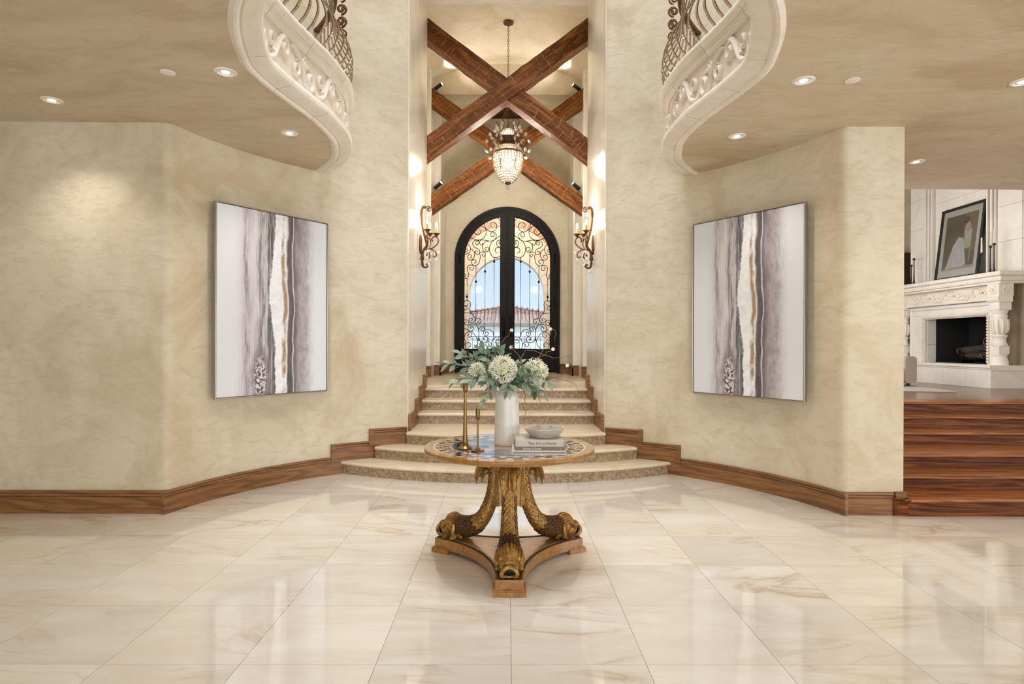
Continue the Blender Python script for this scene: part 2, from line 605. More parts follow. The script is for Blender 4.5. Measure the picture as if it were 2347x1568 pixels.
def wall(name, path, z0, z1, m, smooth=40):
    o = struct(wall_strip(path, z0, z1).build(name, m, smooth=smooth))
    weld(o.data)
    o.data.polygons.foreach_set('use_smooth', [True] * len(o.data.polygons))
    o.data.set_sharp_from_angle(angle=math.radians(smooth))
    return o

def fillet(p, a, b, r, n=6):
    """rounded corner at p between directions to a and to b"""
    p, a, b = Vector(p), Vector(a), Vector(b)
    u, v = (a - p).normalized(), (b - p).normalized()
    out = []
    for k in range(n + 1):
        t = k / n
        q = (p + u * r) * (1 - t) ** 2 + p * 2 * t * (1 - t) + (p + v * r) * t ** 2
        out.append((q.x, q.y))
    return out

def mir(path):
    return [(-x, y) for x, y in path]

# main floor: grout bed with marble tiles
floor = sroot('floor')
MB().box(-9, 9, -6, 7.4, -0.10, -0.004).build('grout_bed', MAT['grout'], floor)
tile_me = MB().box(-0.3038, 0.3038, -0.3038, 0.3038, -0.012, 0.0).mesh('tile', MAT['floor'])
GX, GY, GT = 0.027, 2.709, 0.61
far_tiles = MB()
for j in range(-14, 8):
    cy = GY + GT * (j + 0.5)
    for i in range(-14, 14):
        cx = GX + GT * (i + 0.5)
        if abs(cx) > 8.6 or cy < -5.7: continue
        if cy > 5.3 and cx < -WX: continue
        if cx > WX and cy > 5.45: continue
        if cy > 5.2 and abs(cx) < 3.3 and math.hypot(abs(cx) - 0.3, cy - 0.3 - RC) > RR: continue
        if math.hypot(cx, cy - SY) < 3.1: continue
        if cy > 1.9 and abs(cx) < cy * 0.93 + 0.6:
            o = link('tile', tile_me, floor)
            o.location = (cx, cy, 0)
        else:
            far_tiles.box(cx - 0.3038, cx + 0.3038, cy - 0.3038, cy + 0.3038, -0.012, 0.0)
far_tiles.build('tile_field', MAT['floor'], floor, kind='stuff')

# rotunda walls, straight walls, passage jambs
arcL = [p for p in arc_pts(-WX, -PX, RR, 26)]
cornerL = fillet((-WX, WY), (-9, WY), arcL[2], 0.06)
cornerP = fillet((-PX, PY), arcL[-3], (-PX, 9), 0.05)
cornerB = fillet((-PX, FY0), (-PX, 7), (-3, FY0), 0.03)
wall('wall_left', [(-9, WY)] + cornerL[:4], 0, TOP, MAT['plaster'])
wall('wall_rotunda_left', cornerL[3:] + arcL[1:-2] + cornerP[:4], 0, TOP, MAT['plaster'])
wall('wall_passage_left', cornerP[3:] + cornerB, 0, TOP, MAT['plaster_polish'])
wall('wall_right', mir(cornerL[:4][::-1]) [::-1] and ([(3.40, WY)] + mir(cornerL[:4])), 0, TOP, MAT['plaster'])
wall('wall_rotunda_right', mir(cornerL[3:] + arcL[1:-2] + cornerP[:4]), 0, TOP, MAT['plaster'])
wall('wall_passage_right', mir(cornerP[3:] + cornerB), 0, TOP, MAT['plaster_polish'])
# return of the right wall beside the wooden stair
wall('wall_stair_return', [(3.40, WY), (3.40, 12.2)], 0, 6.3, MAT['plaster'])
# header over the passage
hd = MB()
HDR = 6.39
ap = arc_pts(-PX, PX, RR, 12)
hd.prism([(x, y) for x, y in ap] + [(PX, FY0), (-PX, FY0)], HDR, TOP)
struct(hd.build('trim_1', MAT['plaster_polish']))

# shell out of view: rear wall with added window, side walls, upper ceiling with added light opening
for nm, path in (('wall_far_left', [(-9, -6), (-9, WY)]),):
    wall(nm, path, 0, TOP, MAT['plaster'])
side = sroot('wall_far_right')
m = MB()
m.box(9, 9.15, -6, -2.6, 0, TOP).box(9, 9.15, 3.6, 7.3, 0, TOP).box(9, 9.15, -2.6, 3.6, 0, 0.6).box(9, 9.15, -2.6, 3.6, 3.2, TOP)
m.build('wall_panel', MAT['plaster'], side)
rear = sroot('wall_rear')
m = MB()
m.box(-9, -4.2, -6.15, -6, 0, TOP).box(5.2, 9.15, -6.15, -6, 0, TOP).box(-4.2, 5.2, -6.15, -6, 0, 0.3).box(-4.2, 5.2, -6.15, -6, 3.15, TOP)
m.build('wall_panel', MAT['plaster'], rear)
m = MB()
for k in range(1, 6):
    x = -4.2 + 9.4 * k / 6
    m.box(x - 0.04, x + 0.04, -6.12, -6.02, 0.3, 3.15)
m.build('added_mullions', MAT['white_trim'], rear)
m = MB()
ring = [(1.75 * math.cos(2 * PI * k / 32), 3.6 + 1.75 * math.sin(2 * PI * k / 32)) for k in range(32)]
outer = []
for k in range(32):
    a = 2 * PI * k / 32
    s_ = min(9.2 / max(1e-6, abs(math.cos(a))), 9.9 / max(1e-6, abs(math.sin(a))))
    outer.append((s_ * math.cos(a), 3.6 + s_ * math.sin(a)))
for k in range(32):
    a, b = ring[k], ring[(k + 1) % 32]
    c, d = outer[(k + 1) % 32], outer[k]
    m.quad(a + (TOP,), b + (TOP,), c + (TOP,), d + (TOP,))
    m.quad(a + (TOP,), b + (TOP,), b + (TOP + 0.3,), a + (TOP + 0.3,))
struct(m.build('ceiling', MAT['plaster']))

# balcony: soffit slab with curved edge
EDGE = [(-1.566, 3.401), (-1.650, 3.591), (-1.734, 3.864), (-1.780, 4.108), (-1.750, 4.437), (-1.688, 4.775),
        (-1.643, 5.021), (-1.618, 5.444), (-1.659, 5.733), (-1.776, 6.095), (-1.983, 6.423), (-2.14, 6.60)]
pre = []
for k in range(7):
    a = math.radians(270 - k * 10.5)
    pre.append((1.66 * math.cos(a), 4.0 + 1.66 * math.sin(a)))
edge_ctrl = pre + EDGE
edge_fine = [(p.x, p.y) for p in catmull([(x, y, 0) for x, y in edge_ctrl], 8)]

class Plan:
    """arc-length parametrised plan curve with normals towards the void"""
    def __init__(s, pts, flip=1):
        s.p = pts
        s.s = [0.0]
        for a, b in zip(pts, pts[1:]):
            s.s.append(s.s[-1] + math.hypot(b[0] - a[0], b[1] - a[1]))
        s.L = s.s[-1]
        s.flip = flip
    def at(s, d):
        d = max(0.0, min(s.L, d))
        i = 0
        for k in range(len(s.s) - 1):
            if s.s[k + 1] >= d:
                i = k
                break
        t = (d - s.s[i]) / max(1e-9, s.s[i + 1] - s.s[i])
        a, b = s.p[i], s.p[i + 1]
        return (a[0] + (b[0] - a[0]) * t, a[1] + (b[1] - a[1]) * t)
    def frame(s, d):
        p = s.at(d)
        a, b = s.at(d - 0.03), s.at(d + 0.03)
        tx, ty = b[0] - a[0], b[1] - a[1]
        l = math.hypot(tx, ty)
        return p, (ty / l * s.flip, -tx / l * s.flip)
    def seg(s, d0, d1, step=0.06):
        n = max(2, int((d1 - d0) / step))
        P, N = [], []
        for k in range(n + 1):
            p, nn = s.frame(d0 + (d1 - d0) * k / n)
            P.append(p); N.append(nn)
        return P, N
    def nearest_y(s, y):
        best = min(range(len(s.p)), key=lambda i: abs(s.p[i][1] - y) + (5 if s.p[i][1] < 3.2 and y > 3.2 else 0))
        return s.s[best]

edgeL, edgeR = Plan(edge_fine, 1), Plan(mir(edge_fine), -1)
wl = arc_pts(-WX, -2.09, RR, 10)
poly = [(-9, -6), (-9, WY), (-WX, WY)] + wl[1:] + edge_fine[::-1][2:] + mir(edge_fine)[1:-2] + mir(wl[::-1])[:-1] + \
       [(WX, WY), (3.40, WY), (3.40, 7.15), (9.1, 7.15), (9.1, -6)]
m = MB().prism(poly, SOF, SOF + 0.42)
struct(m.build('ceiling_soffit', MAT['plaster_soffit']))

# stone fascia of the balconies, in blocks
PROF_BASE = [(-0.02, SOF + 0.005), (0.0, SOF - 0.008), (0.018, SOF - 0.020), (0.036, SOF - 0.018), (0.048, SOF - 0.006), (0.052, SOF + 0.002),
             (0.060, SOF + 0.002), (0.064, SOF - 0.004), (0.110, SOF + 0.006), (0.155, SOF + 0.012), (0.172, SOF + 0.022), (0.178, SOF + 0.042),
             (0.172, SOF + 0.068), (0.158, SOF + 0.084), (0.132, SOF + 0.092), (-0.02, SOF + 0.092)]
FT = 0.385
PROF_FRIEZE = [(-0.02, SOF + 0.092), (0.118, SOF + 0.092), (0.112, SOF + FT), (-0.02, SOF + FT)]
PROF_CORN = [(-0.02, SOF + FT), (0.122, SOF + FT), (0.128, SOF + FT + 0.016), (0.136, SOF + FT + 0.024), (0.150, SOF + FT + 0.036), (0.150, SOF + FT + 0.048), (0.160, SOF + FT + 0.052),
             (0.160, SOF + FT + 0.066), (0.172, SOF + FT + 0.070), (0.188, SOF + FT + 0.088), (0.192, SOF + FT + 0.112), (0.186, SOF + FT + 0.134), (0.168, SOF + FT + 0.150), (0.10, SOF + FT + 0.153), (-0.06, SOF + FT + 0.153)]

def scroll2d(kind, L):
    """carved acanthus scrolls as plan-unrolled polylines (s along, h up), radii"""
    out = []
    def spiral(cx, cy, r0, r1, a0, turns, sgn=1, n=18):
        return [(cx + (r0 + (r1 - r0) * k / n) * math.cos(a0 + sgn * 2 * PI * turns * k / n),
                 cy + (r0 + (r1 - r0) * k / n) * math.sin(a0 + sgn * 2 * PI * turns * k / n)) for k in range(n + 1)]
    if kind == 0:   # rising S with curled end
        out.append(([(-0.20, -0.07), (-0.13, -0.085), (-0.06, -0.06), (-0.01, 0.0), (0.03, 0.055)] + spiral(0.085, 0.03, 0.058, 0.012, 2.6, 1.15, -1), [0.008, 0.014, 0.019] + [0.019] * 21))
        out.append((spiral(-0.10, 0.005, 0.052, 0.010, -1.2, 1.1, 1), [0.016] * 19))
        for k in range(4):
            x = 0.0 + 0.017 * k
            out.append(([(x - 0.02, -0.01), (x + 0.012, 0.05 - 0.006 * k), (x + 0.05 + 0.012 * k, 0.085 - 0.02 * k)], [0.012, 0.012, 0.003]))
    else:           # falling S with leaf
        out.append(([(-0.20, 0.065), (-0.12, 0.085), (-0.05, 0.05), (0.0, -0.01), (0.035, -0.065)] + spiral(0.09, -0.035, 0.058, 0.012, -2.6, 1.15, 1), [0.008, 0.014, 0.019] + [0.019] * 21))
        out.append((spiral(-0.095, -0.02, 0.050, 0.010, 1.3, 1.1, -1), [0.016] * 19))
        for k in range(4):
            x = -0.02 + 0.018 * k
            out.append(([(x - 0.01, 0.0), (x + 0.015, 0.05 - 0.006 * k), (x + 0.055 + 0.012 * k, 0.085 - 0.02 * k)], [0.012, 0.012, 0.003]))
    res = []
    for pts, rad in out:
        if len(rad) != len(pts): rad = (list(rad) + [rad[-1]] * len(pts))[:len(pts)]
        P = catmull([(u, v, r) for (u, v), r in zip(pts, rad)], 2)
        res.append(([(p.x, p.y) for p in P], [max(0.002, p.z) for p in P]))
    return res

def make_balcony(plan, name, label):
    root = sroot(name)
    L = plan.L
    d0 = plan.nearest_y(3.25) - 0.15
    # base and cornice blocks
    js = [d0 - 1.0, d0 + 0.02]
    for yv in (3.92, 4.42, 5.00, 5.62):
        js.append(plan.nearest_y(yv))
    js += [plan.nearest_y(6.05), L]
    js = [0.0, js[0] * 0.5] + js
    for a, b in zip(js, js[1:]):
        if b - a < 0.05: continue
        P, N = plan.seg(a + 0.0035, b - 0.0035)
        MB().sweep(P, PROF_BASE, N).build('base_block', MAT['stone'], root, smooth=35)
    jc = [0.0, d0 * 0.4, d0 - 0.5, d0 + 0.1, plan.nearest_y(4.15), plan.nearest_y(4.75), plan.nearest_y(5.35), plan.nearest_y(5.95), L]
    for a, b in zip(jc, jc[1:]):
        P, N = plan.seg(a + 0.003, b - 0.003)
        MB().sweep(P, PROF_CORN, N).build('cornice_block', MAT['stone'], root, smooth=35)
        P, N = plan.seg(a + 0.001, b - 0.001)
        fr = MB().sweep(P, PROF_FRIEZE, N).build('frieze_panel', MAT['frieze'], root, smooth=35)
    # carved relief
    s = d0 - 0.2
    k = 0
    while s < L - 0.2:
        mb = MB()
        for pts, rad in scroll2d(k % 2, 0.45):
            P3 = []
            for u, v in pts:
                p, nn = plan.frame(s + u * 1.08)
                o = 0.122
                P3.append((p[0] + nn[0] * o, p[1] + nn[1] * o, SOF + 0.238 + v * 1.42))
            mb.tube(P3, [1.35 * q for q in (rad if len(rad) == len(P3) else [rad[0]] * len(P3))], 6)
        mb.build('carved_scroll', MAT['carve'], root, smooth=60)
        s += 0.37
        k += 1
    return root

bL = make_balcony(edgeL, 'balcony_fascia_left', '')
bR = make_balcony(edgeR, 'balcony_fascia_right', '')

# belly railing of each balcony
def make_railing(plan, label, side):
    root = thing('balcony_railing', label, 'railing')
    d0 = plan.nearest_y(3.3)
    prof = [(0.045, 0.0), (0.050, 0.022), (0.085, 0.075), (0.140, 0.135), (0.178, 0.21), (0.180, 0.29), (0.150, 0.38), (0.095, 0.47), (0.045, 0.56), (0.015, 0.66), (0.0, 0.78), (0.0, 0.97)]
    fine = catmull([(o, z, 0) for o, z in prof], 7)
    Z0 = SOF + 0.536
    n = int((plan.L - d0 - 0.06) / 0.122)
    for k in range(n):
        d = d0 + 0.122 * k
        p, nn = plan.frame(d)
        tx, ty = -nn[1], nn[0]
        mb = MB()
        vs, fs = [], []
        ln = 0
        for i, q in enumerate(fine):
            zig = 0.0016 if i % 2 else -0.0016
            for so, st in ((0, -1), (0, 1), (-0.010, 1), (-0.010, -1)):
                o = q.x + so + (zig if so == 0 else 0)
                vs.append((p[0] + nn[0] * o + tx * st * 0.0135, p[1] + nn[1] * o + ty * st * 0.0135, Z0 + q.y))
        m_ = len(fine)
        for i in range(m_ - 1):
            for e in range(4):
                fs.append((i * 4 + e, i * 4 + (e + 1) % 4, i * 4 + 4 + (e + 1) % 4, i * 4 + 4 + e))
        mb.add(vs, fs)
        mb.build('baluster', MAT['hammered'], root)
    P, N = plan.seg(d0 - 0.2, plan.L - 0.05, 0.08)
    MB().sweep(P, [(-0.03, Z0 + 0.96), (0.03, Z0 + 0.96), (0.036, Z0 + 0.985), (0.02, Z0 + 1.005), (-0.02, Z0 + 1.005), (-0.036, Z0 + 0.985)], N).build('handrail', MAT['bronze'], root, smooth=40)
    MB().sweep(P, [(0.03, Z0 - 0.002), (0.055, Z0 - 0.002), (0.055, Z0 + 0.010), (0.03, Z0 + 0.010)], N).build('bottom_rail', MAT['bronze'], root)
    # curled ornaments on the waist of the bars
    for yv in (5.62, 5.82):
        p, nn = plan.frame(plan.nearest_y(yv))
        mb = MB()
        for zz in (0.60, 0.72, 0.84):
            pts = []
            for k in range(22):
                a = -PI / 2 + 2 * PI * 1.5 * k / 21
                r = 0.05 - 0.04 * k / 21
                o = 0.075 + r * math.cos(a)
                pts.append((p[0] + nn[0] * o, p[1] + nn[1] * o, Z0 + zz + r * math.sin(a)))
            mb.tube(pts, 0.009, 5)
        mb.build('scroll_ornament', MAT['bronze'], root, smooth=60)
    return root

make_railing(edgeL, 'bulging bronze bar railing on the balcony over the wall left of the stone stair', 1)
make_railing(edgeR, 'bulging bronze bar railing on the balcony on the fireplace side of the hall', 1)

# ------------------------------------------------------------------ stone stair
stair = sroot('stone_stair')
stair.name = 'floor_stone_stair'
RS = [3.60, 3.30, 3.00]
NOSE = 0.032
TH = 0.036
for i, r in enumerate(RS):
    zt = RISE * (i + 1)
    xe = [1.86, 1.50, PX + 0.005][i]
    rf, rb = r + NOSE, r - 0.36
    if i == 2: rb = None
    cuts = [[-xe, -0.62, 0.65, xe], [-xe, -0.95, 0.35, xe], [-xe, 0.25, xe]][i]
    for a, b in zip(cuts, cuts[1:]):
        a_, b_ = a + 0.001, b - 0.001
        n = 14
        P, N = [], []
        for k in range(n + 1):
            x = a_ + (b_ - a_) * k / n
            y = SY - math.sqrt(rf * rf - x * x)
            P.append((x, y)); N.append((-x / rf, (SY - y) / rf))
        # bullnose profile, offsets inward from the front
        def back(x):
            return (7.88 - (SY - math.sqrt(rf * rf - x * x))) if i == 2 else 0.40
        vs, fs = [], []
        prof = [(0.018, zt), (0.006, zt - 0.004), (0.0, zt - 0.012), (0.0, zt - TH + 0.012), (0.006, zt - TH + 0.004), (0.018, zt - TH)]
        for (x, y), (nx, ny) in zip(P, N):
            bk = back(x)
            pr = [(bk, zt)] + prof + [(bk, zt - TH)]
            for o, h in pr:
                if i == 2 and o > 0.2: vs.append((x, 7.88, h))
                else: vs.append((x + nx * o, y + ny * o, h))
        q = len(prof) + 2
        for k in range(n):
            for e in range(q):
                fs.append((k * q + e, k * q + (e + 1) % q, (k + 1) * q + (e + 1) % q, (k + 1) * q + e))
        fs.append(tuple(range(q - 1, -1, -1))); fs.append(tuple(n * q + e for e in range(q)))
        MB().add(vs, fs).build('tread_slab', MAT['tread'], stair, smooth=35)
    # riser stones
    nr = [7, 6, 5][i]
    for k in range(nr):
        x0, x1 = -xe + 2 * xe * k / nr + 0.0012, -xe + 2 * xe * (k + 1) / nr - 0.0012
        P, N = [], []
        for e in range(9):
            x = x0 + (x1 - x0) * e / 8
            y = SY - math.sqrt(r * r - x * x)
            P.append((x, y)); N.append((-x / r, (SY - y) / r))
        MB().sweep(P, [(0, zt - RISE), (0.02, zt - RISE), (0.02, zt - TH), (0, zt - TH)], N).build('riser_stone', MAT['riser'], stair, smooth=35)
for i, r in enumerate(RS):
    zt = RISE * (i + 1)
    xe = [1.86, 1.50, PX + 0.005][i]
    P, N = [], []
    for e in range(41):
        x = -xe + 2 * xe * e / 40
        y = SY - math.sqrt(r * r - x * x)
        P.append((x, y)); N.append((-x / r, (SY - y) / r))
    MB().sweep(P, [(0.004, zt - RISE), (0.03, zt - RISE), (0.03, zt - TH), (0.004, zt - TH)], N).build('riser_bed', MAT['riser'], stair, smooth=35)
UY = [7.84, 8.20, 8.55]
for i, y in enumerate(UY):
    zt = RISE * (i + 4)
    yb = UY[i + 1] + 0.04 if i < 2 else 8.9
    for a, b in ((-PX, 0.3 - 0.5 * (i % 2)), (0.3 - 0.5 * (i % 2), PX)):
        prof = [(y - NOSE + 0.012, zt), (y - NOSE, zt - 0.010), (y - NOSE, zt - TH + 0.010), (y - NOSE + 0.012, zt - TH), (yb, zt - TH), (yb, zt)]
        MB().prism(prof, a + 0.001, b - 0.001, 'x').build('tread_slab', MAT['tread'], stair)
    MB().box(-PX, PX, y + 0.004, y + 0.03, zt - RISE, zt - TH).build('riser_bed', MAT['riser'], stair)
    for k in range(4):
        x0 = -PX + 2 * PX * k / 4
        MB().box(x0 + 0.0012, x0 + 2 * PX / 4 - 0.0012, y, y + 0.02, zt - RISE, zt - TH).build('riser_stone', MAT['riser'], stair)
ff = sroot('floor_foyer')
MB().box(-2.2, 2.2, 8.9, 13.3, FOY - 0.1, FOY - 0.006).build('grout_bed', MAT['grout'], ff)
ft_me = MB().cbox(-0.368, 0.368, -0.368, 0.368, -0.012, 0, 0.001).mesh('tile', MAT['tread'])
for i in range(-3, 3):
    for j in range(6):
        o = link('tile', ft_me, ff)
        o.location = ((i + 0.5) * 0.738, 8.9 + 0.37 + j * 0.738, FOY)

# ------------------------------------------------------------------ baseboards
BH = 0.195
def board(path, nrm, z0, z1, parent, cap=True):
    """board with a two-step cap swept along the wall face"""
    MB().sweep(path, [(-0.01, z0), (0.020, z0), (0.020, z1 - 0.050), (-0.01, z1 - 0.050)], nrm).build('board', MAT['base'], parent, smooth=35)
    MB().sweep(path, [(-0.01, z1 - 0.050), (0.016, z1 - 0.049), (0.024, z1 - 0.044), (0.024, z1 - 0.026), (0.016, z1 - 0.022), (-0.01, z1 - 0.022)], nrm).build('cap_molding', MAT['base'], parent, smooth=35)
    MB().sweep(path, [(-0.01, z1 - 0.0215), (0.026, z1 - 0.021), (0.031, z1 - 0.014), (0.028, z1 - 0.004), (0.012, z1), (-0.01, z1)], nrm).build('cap_molding', MAT['base'], parent, smooth=35)

def vcap(p, tdir, nrm, z0, z1, parent):
    """vertical run of the cap where the board steps up"""
    x, y = p
    mb = MB()
    for a0, a1, o in ((-0.004, 0.022, 0.0325), (0.0225, 0.050, 0.0255)):
        q = [(x + tdir[0] * a + nrm[0] * o_, y + tdir[1] * a + nrm[1] * o_) for a, o_ in ((a0, -0.01), (a0, o), (a1, o), (a1, -0.01))]
        mb.prism(q, z0, z1)
    mb.build('cap_molding', MAT['base'], parent)

def curved(x0, x1, n=20):
    P = arc_pts(x0, x1, RR, n)
    N = [(-x / RR, -(y - RC) / RR) for x, y in P]
    return P, N

def baseboards(sg):
    nm = 'left' if sg < 0 else 'right'
    root = sroot('baseboard_' + nm)
    def M(P): return P if sg < 0 else mir(P)
    if sg < 0:
        P, N = [(-9, WY), (-WX - 0.005, WY)], [(0, -1), (0, -1)]
        board(P, N, 0, BH, root)
    else:
        P, N = [(3.30, WY), (WX + 0.005, WY)], [(0, -1), (0, -1)]
        board(P, N, 0, BH, root)
    segs = [(-WX - 0.012, -1.935, 0.0, BH), (-1.935, -1.575, 0.0, RISE + BH), (-1.575, -PX - 0.012, RISE, 2 * RISE + BH)]
    for x0, x1, z0, z1 in segs:
        P, N = curved(x0, x1)
        board(M(P), M(N), z0, z1, root)
    for x, z0, z1 in ((-1.935, BH - 0.05, RISE + BH), (-1.575, RISE + BH - 0.05, 2 * RISE + BH)):
        y = RC + math.sqrt(RR * RR - x * x)
        n = (-x / RR, -(y - RC) / RR)
        t = (-n[1], n[0])
        if t[0] < 0: t = (-t[0], -t[1])
        vcap(M([(x, y)])[0], M([t])[0], M([n])[0], z0, z1, root)
    # stepped board up the passage
    ys = [(PY + 0.03, 7.66, 3), (7.66, 8.02, 4), (8.02, 8.37, 5), (8.37, 8.72, 6)]
    for a, b, k in ys:
        P, N = [(-PX, a), (-PX, b)], [(1, 0), (1, 0)]
        board(M(P), M(N), RISE * (k - 1), RISE * k + BH, root)
        vcap(M([(-PX, a)])[0], (0, 1), M([(1, 0)])[0], RISE * (k - 1) + BH - 0.05, RISE * k + BH, root)
    return root
baseboards(-1)
baseboards(1)

# ------------------------------------------------------------------ foyer: walls, vault, alcove, back wall
def vault_h(x, y):
    u = abs(x) / FX
    v = abs(y - (FY0 + FY1) / 2) / ((FY1 - FY0) / 2)
    f = lambda t: math.sqrt(max(0.0, 1 - 0.92 * t * t))
    return 6.32 + 0.68 * max(f(u), f(v)) - 0.04
m = MB()
NG = 36
for j in range(NG + 1):
    for i in range(NG + 1):
        x = -FX + 2 * FX * i / NG
        y = FY0 + (FY1 - FY0) * j / NG
        m.v.append((x, y, vault_h(x, y)))
for j in range(NG):
    for i in range(NG):
        a = j * (NG + 1) + i
        m.f.append((a, a + 1, a + NG + 2, a + NG + 1))
struct(m.build('ceiling_vault', MAT['vault'], smooth=12))
struct(MB().box(-3.2, 3.2, 8.75, 13.4, 7.2, 7.3).build('ceiling_roof', MAT['plaster']))
for sg, nm in ((-1, 'left'), (1, 'right')):
    P = [(-FX, FY0), (-FX, 11.5)] + fillet((-1.455, 11.5), (-3, 11.5), (-1.455, 13), 0.03, 4) + [(-1.455, 12.08)] + fillet((-1.33, 12.08), (-2, 12.08), (-1.33, 14), 0.04, 5) + [(-1.33, DOOR_Y)]
    if sg > 0: P = mir(P)
    wall('wall_foyer_' + nm, P, FOY - 0.1, 7.2, MAT['plaster_polish'])
    # baseboard in the alcove
    rb = sroot('baseboard_foyer_' + nm)
    for (a, b, n) in (((-FX, 11.5), (-1.435, 11.5), (0, -1)), ((-1.455, 12.08), (-1.315, 12.08), (0, -1)), ((-1.33, 12.06), (-1.33, DOOR_Y), (1, 0)), ((-1.33, DOOR_Y), (-1.16, DOOR_Y), (0, -1))):
        P, N = [a, b], [n, n]
        if sg > 0: P, N = mir(P), mir(N)
        board(P, N, FOY, FOY + 0.21, rb)
# lunette wall over the alcove opening and its soffit
ALC = 6.36
lun = [(-1.9, ALC)] + [(1.9, ALC), (1.9, 7.2), (-1.9, 7.2)]
struct(MB().prism(lun, FY1 + 0.005, DOOR_Y + 0.1, 'y').build('wall_lunette', MAT['vault']))
vent = thing('air_vent', 'dark slatted air vent set in the alcove ceiling above the front door', 'vent', (0, 12.72, ALC))
MB().box(-0.75, 0.75, -0.27, -0.24, -0.03, 0).box(-0.75, 0.75, 0.24, 0.27, -0.03, 0).box(-0.75, -0.72, -0.24, 0.24, -0.03, 0).box(0.72, 0.75, -0.24, 0.24, -0.03, 0).build('frame', MAT['darkwood'], vent)
for k in range(9):
    MB().box(-0.72, 0.72, -0.225 + 0.05 * k, -0.195 + 0.05 * k, -0.022, -0.004).build('slat', MAT['darkwood'], vent)
# front wall with arched doorway
DH, DSP = 1.135, 3.315       # half width, springing height
DCX = 0.012
arch = [(DCX + DH, FOY)] + [(DCX + DH * math.cos(a), DSP + DH * math.sin(a)) for a in [PI * k / 28 for k in range(29)]] + [(DCX - DH, FOY)]
bw = [(-1.6, FOY - 0.1), (-1.6, 7.0), (1.6, 7.0), (1.6, FOY - 0.1), (DCX + DH, FOY - 0.1)] + arch + [(DCX - DH, FOY - 0.1)]
struct(MB().prism(bw, DOOR_Y, DOOR_Y + 0.3, 'y').build('wall_front', MAT['vault']))

# ------------------------------------------------------------------ iron double door
door = sroot('door_1')
door['label'] = 'black arched iron double door with scrolled grilles and glass'
def arch_ring(r0, r1, zb0, zb1, y0, y1, half=None):
    """arched band between two radii standing on zb"""
    out = [(DCX + r1, zb1)] + [(DCX + r1 * math.cos(PI * k / 32), DSP + r1 * math.sin(PI * k / 32)) for k in range(33)] + [(DCX - r1, zb1)]
    inn = [(DCX - r0, zb0)] + [(DCX + r0 * math.cos(PI * k / 32), DSP + r0 * math.sin(PI * k / 32)) for k in range(32, -1, -1)] + [(DCX + r0, zb0)]
    return MB().prism(out + inn, y0, y1, 'y')
Y0 = DOOR_Y - 0.05
arch_ring(1.085, 1.150, FOY, FOY, Y0 - 0.02, Y0 + 0.22).build('door_frame', MAT['ironframe'], door, smooth=30)
arch_ring(1.040, 1.083, FOY, FOY, Y0 + 0.0, Y0 + 0.20).build('door_frame', MAT['ironframe'], door, smooth=30)
def px_door(x, y):
    p = at(x, y, DOOR_Y + 0.03)
    return p.x, p.z
GZ0 = at(1163, 800, DOOR_Y).z
SC_U = [
 [(530,318),(528,380),(560,435),(620,465),(680,445),(708,390),(690,345),(650,325),(615,345),(610,375),(635,395)],
 [(365,460),(385,495),(430,512),(465,490),(470,455),(445,435)],
 [(455,370),(510,395),(545,440),(545,500),(520,550),(470,585),(410,590),(350,570),(300,562)],
 [(640,470),(690,490),(700,540),(670,590),(620,605),(560,600),(490,590),(455,610),(450,640),(475,668),(500,650),(485,635)],
 [(640,470),(620,490),(615,520),(640,542),(665,530),(668,505),(645,498)],
 [(460,585),(430,600),(390,595),(355,620),(350,665),(375,700),(420,720),(450,750),(450,790),(420,805),(385,790),(385,765),(410,755),(425,775)],
 [(430,600),(440,640),(410,662),(388,640),(405,615),(425,625)],
 [(762,520),(700,570),(650,600),(610,660),(598,730),(615,800),(650,840),(700,855),(762,830)],
 [(762,705),(710,705),(682,740),(700,780),(730,780)],
 [(600,605),(530,625),(495,680),(500,740),(540,770),(580,755),(590,720),(565,697),(535,710),(535,740),(560,740)],
 [(762,590),(715,605),(705,650),(730,690),(765,700)],
 [(765,650),(740,640),(750,610)],
 [(260,650),(300,680),(315,730),(290,790),(230,805)],
 [(225,770),(255,770),(268,740),(245,720)],
 [(320,720),(370,770),(375,830),(345,880),(300,890),(270,855),(285,820),(320,815),(330,845),(305,860)],
 [(455,790),(460,860),(440,940),(400,972),(350,965),(330,920),(350,890),(390,890),(400,925),(370,940)],
 [(460,780),(500,768),(535,790),(535,825)],
 [(535,800),(520,838),(490,820),(505,795)],
 [(350,970),(300,970),(268,1005),(275,1060),(288,1110),(265,1160),(220,1170)],
 [(220,1100),(245,1110),(240,1145),(225,1140)],
 [(350,975),(362,1010),(345,1042),(312,1035),(305,1005),(330,1000)],
 [(690,246),(730,268),(762,300)]]
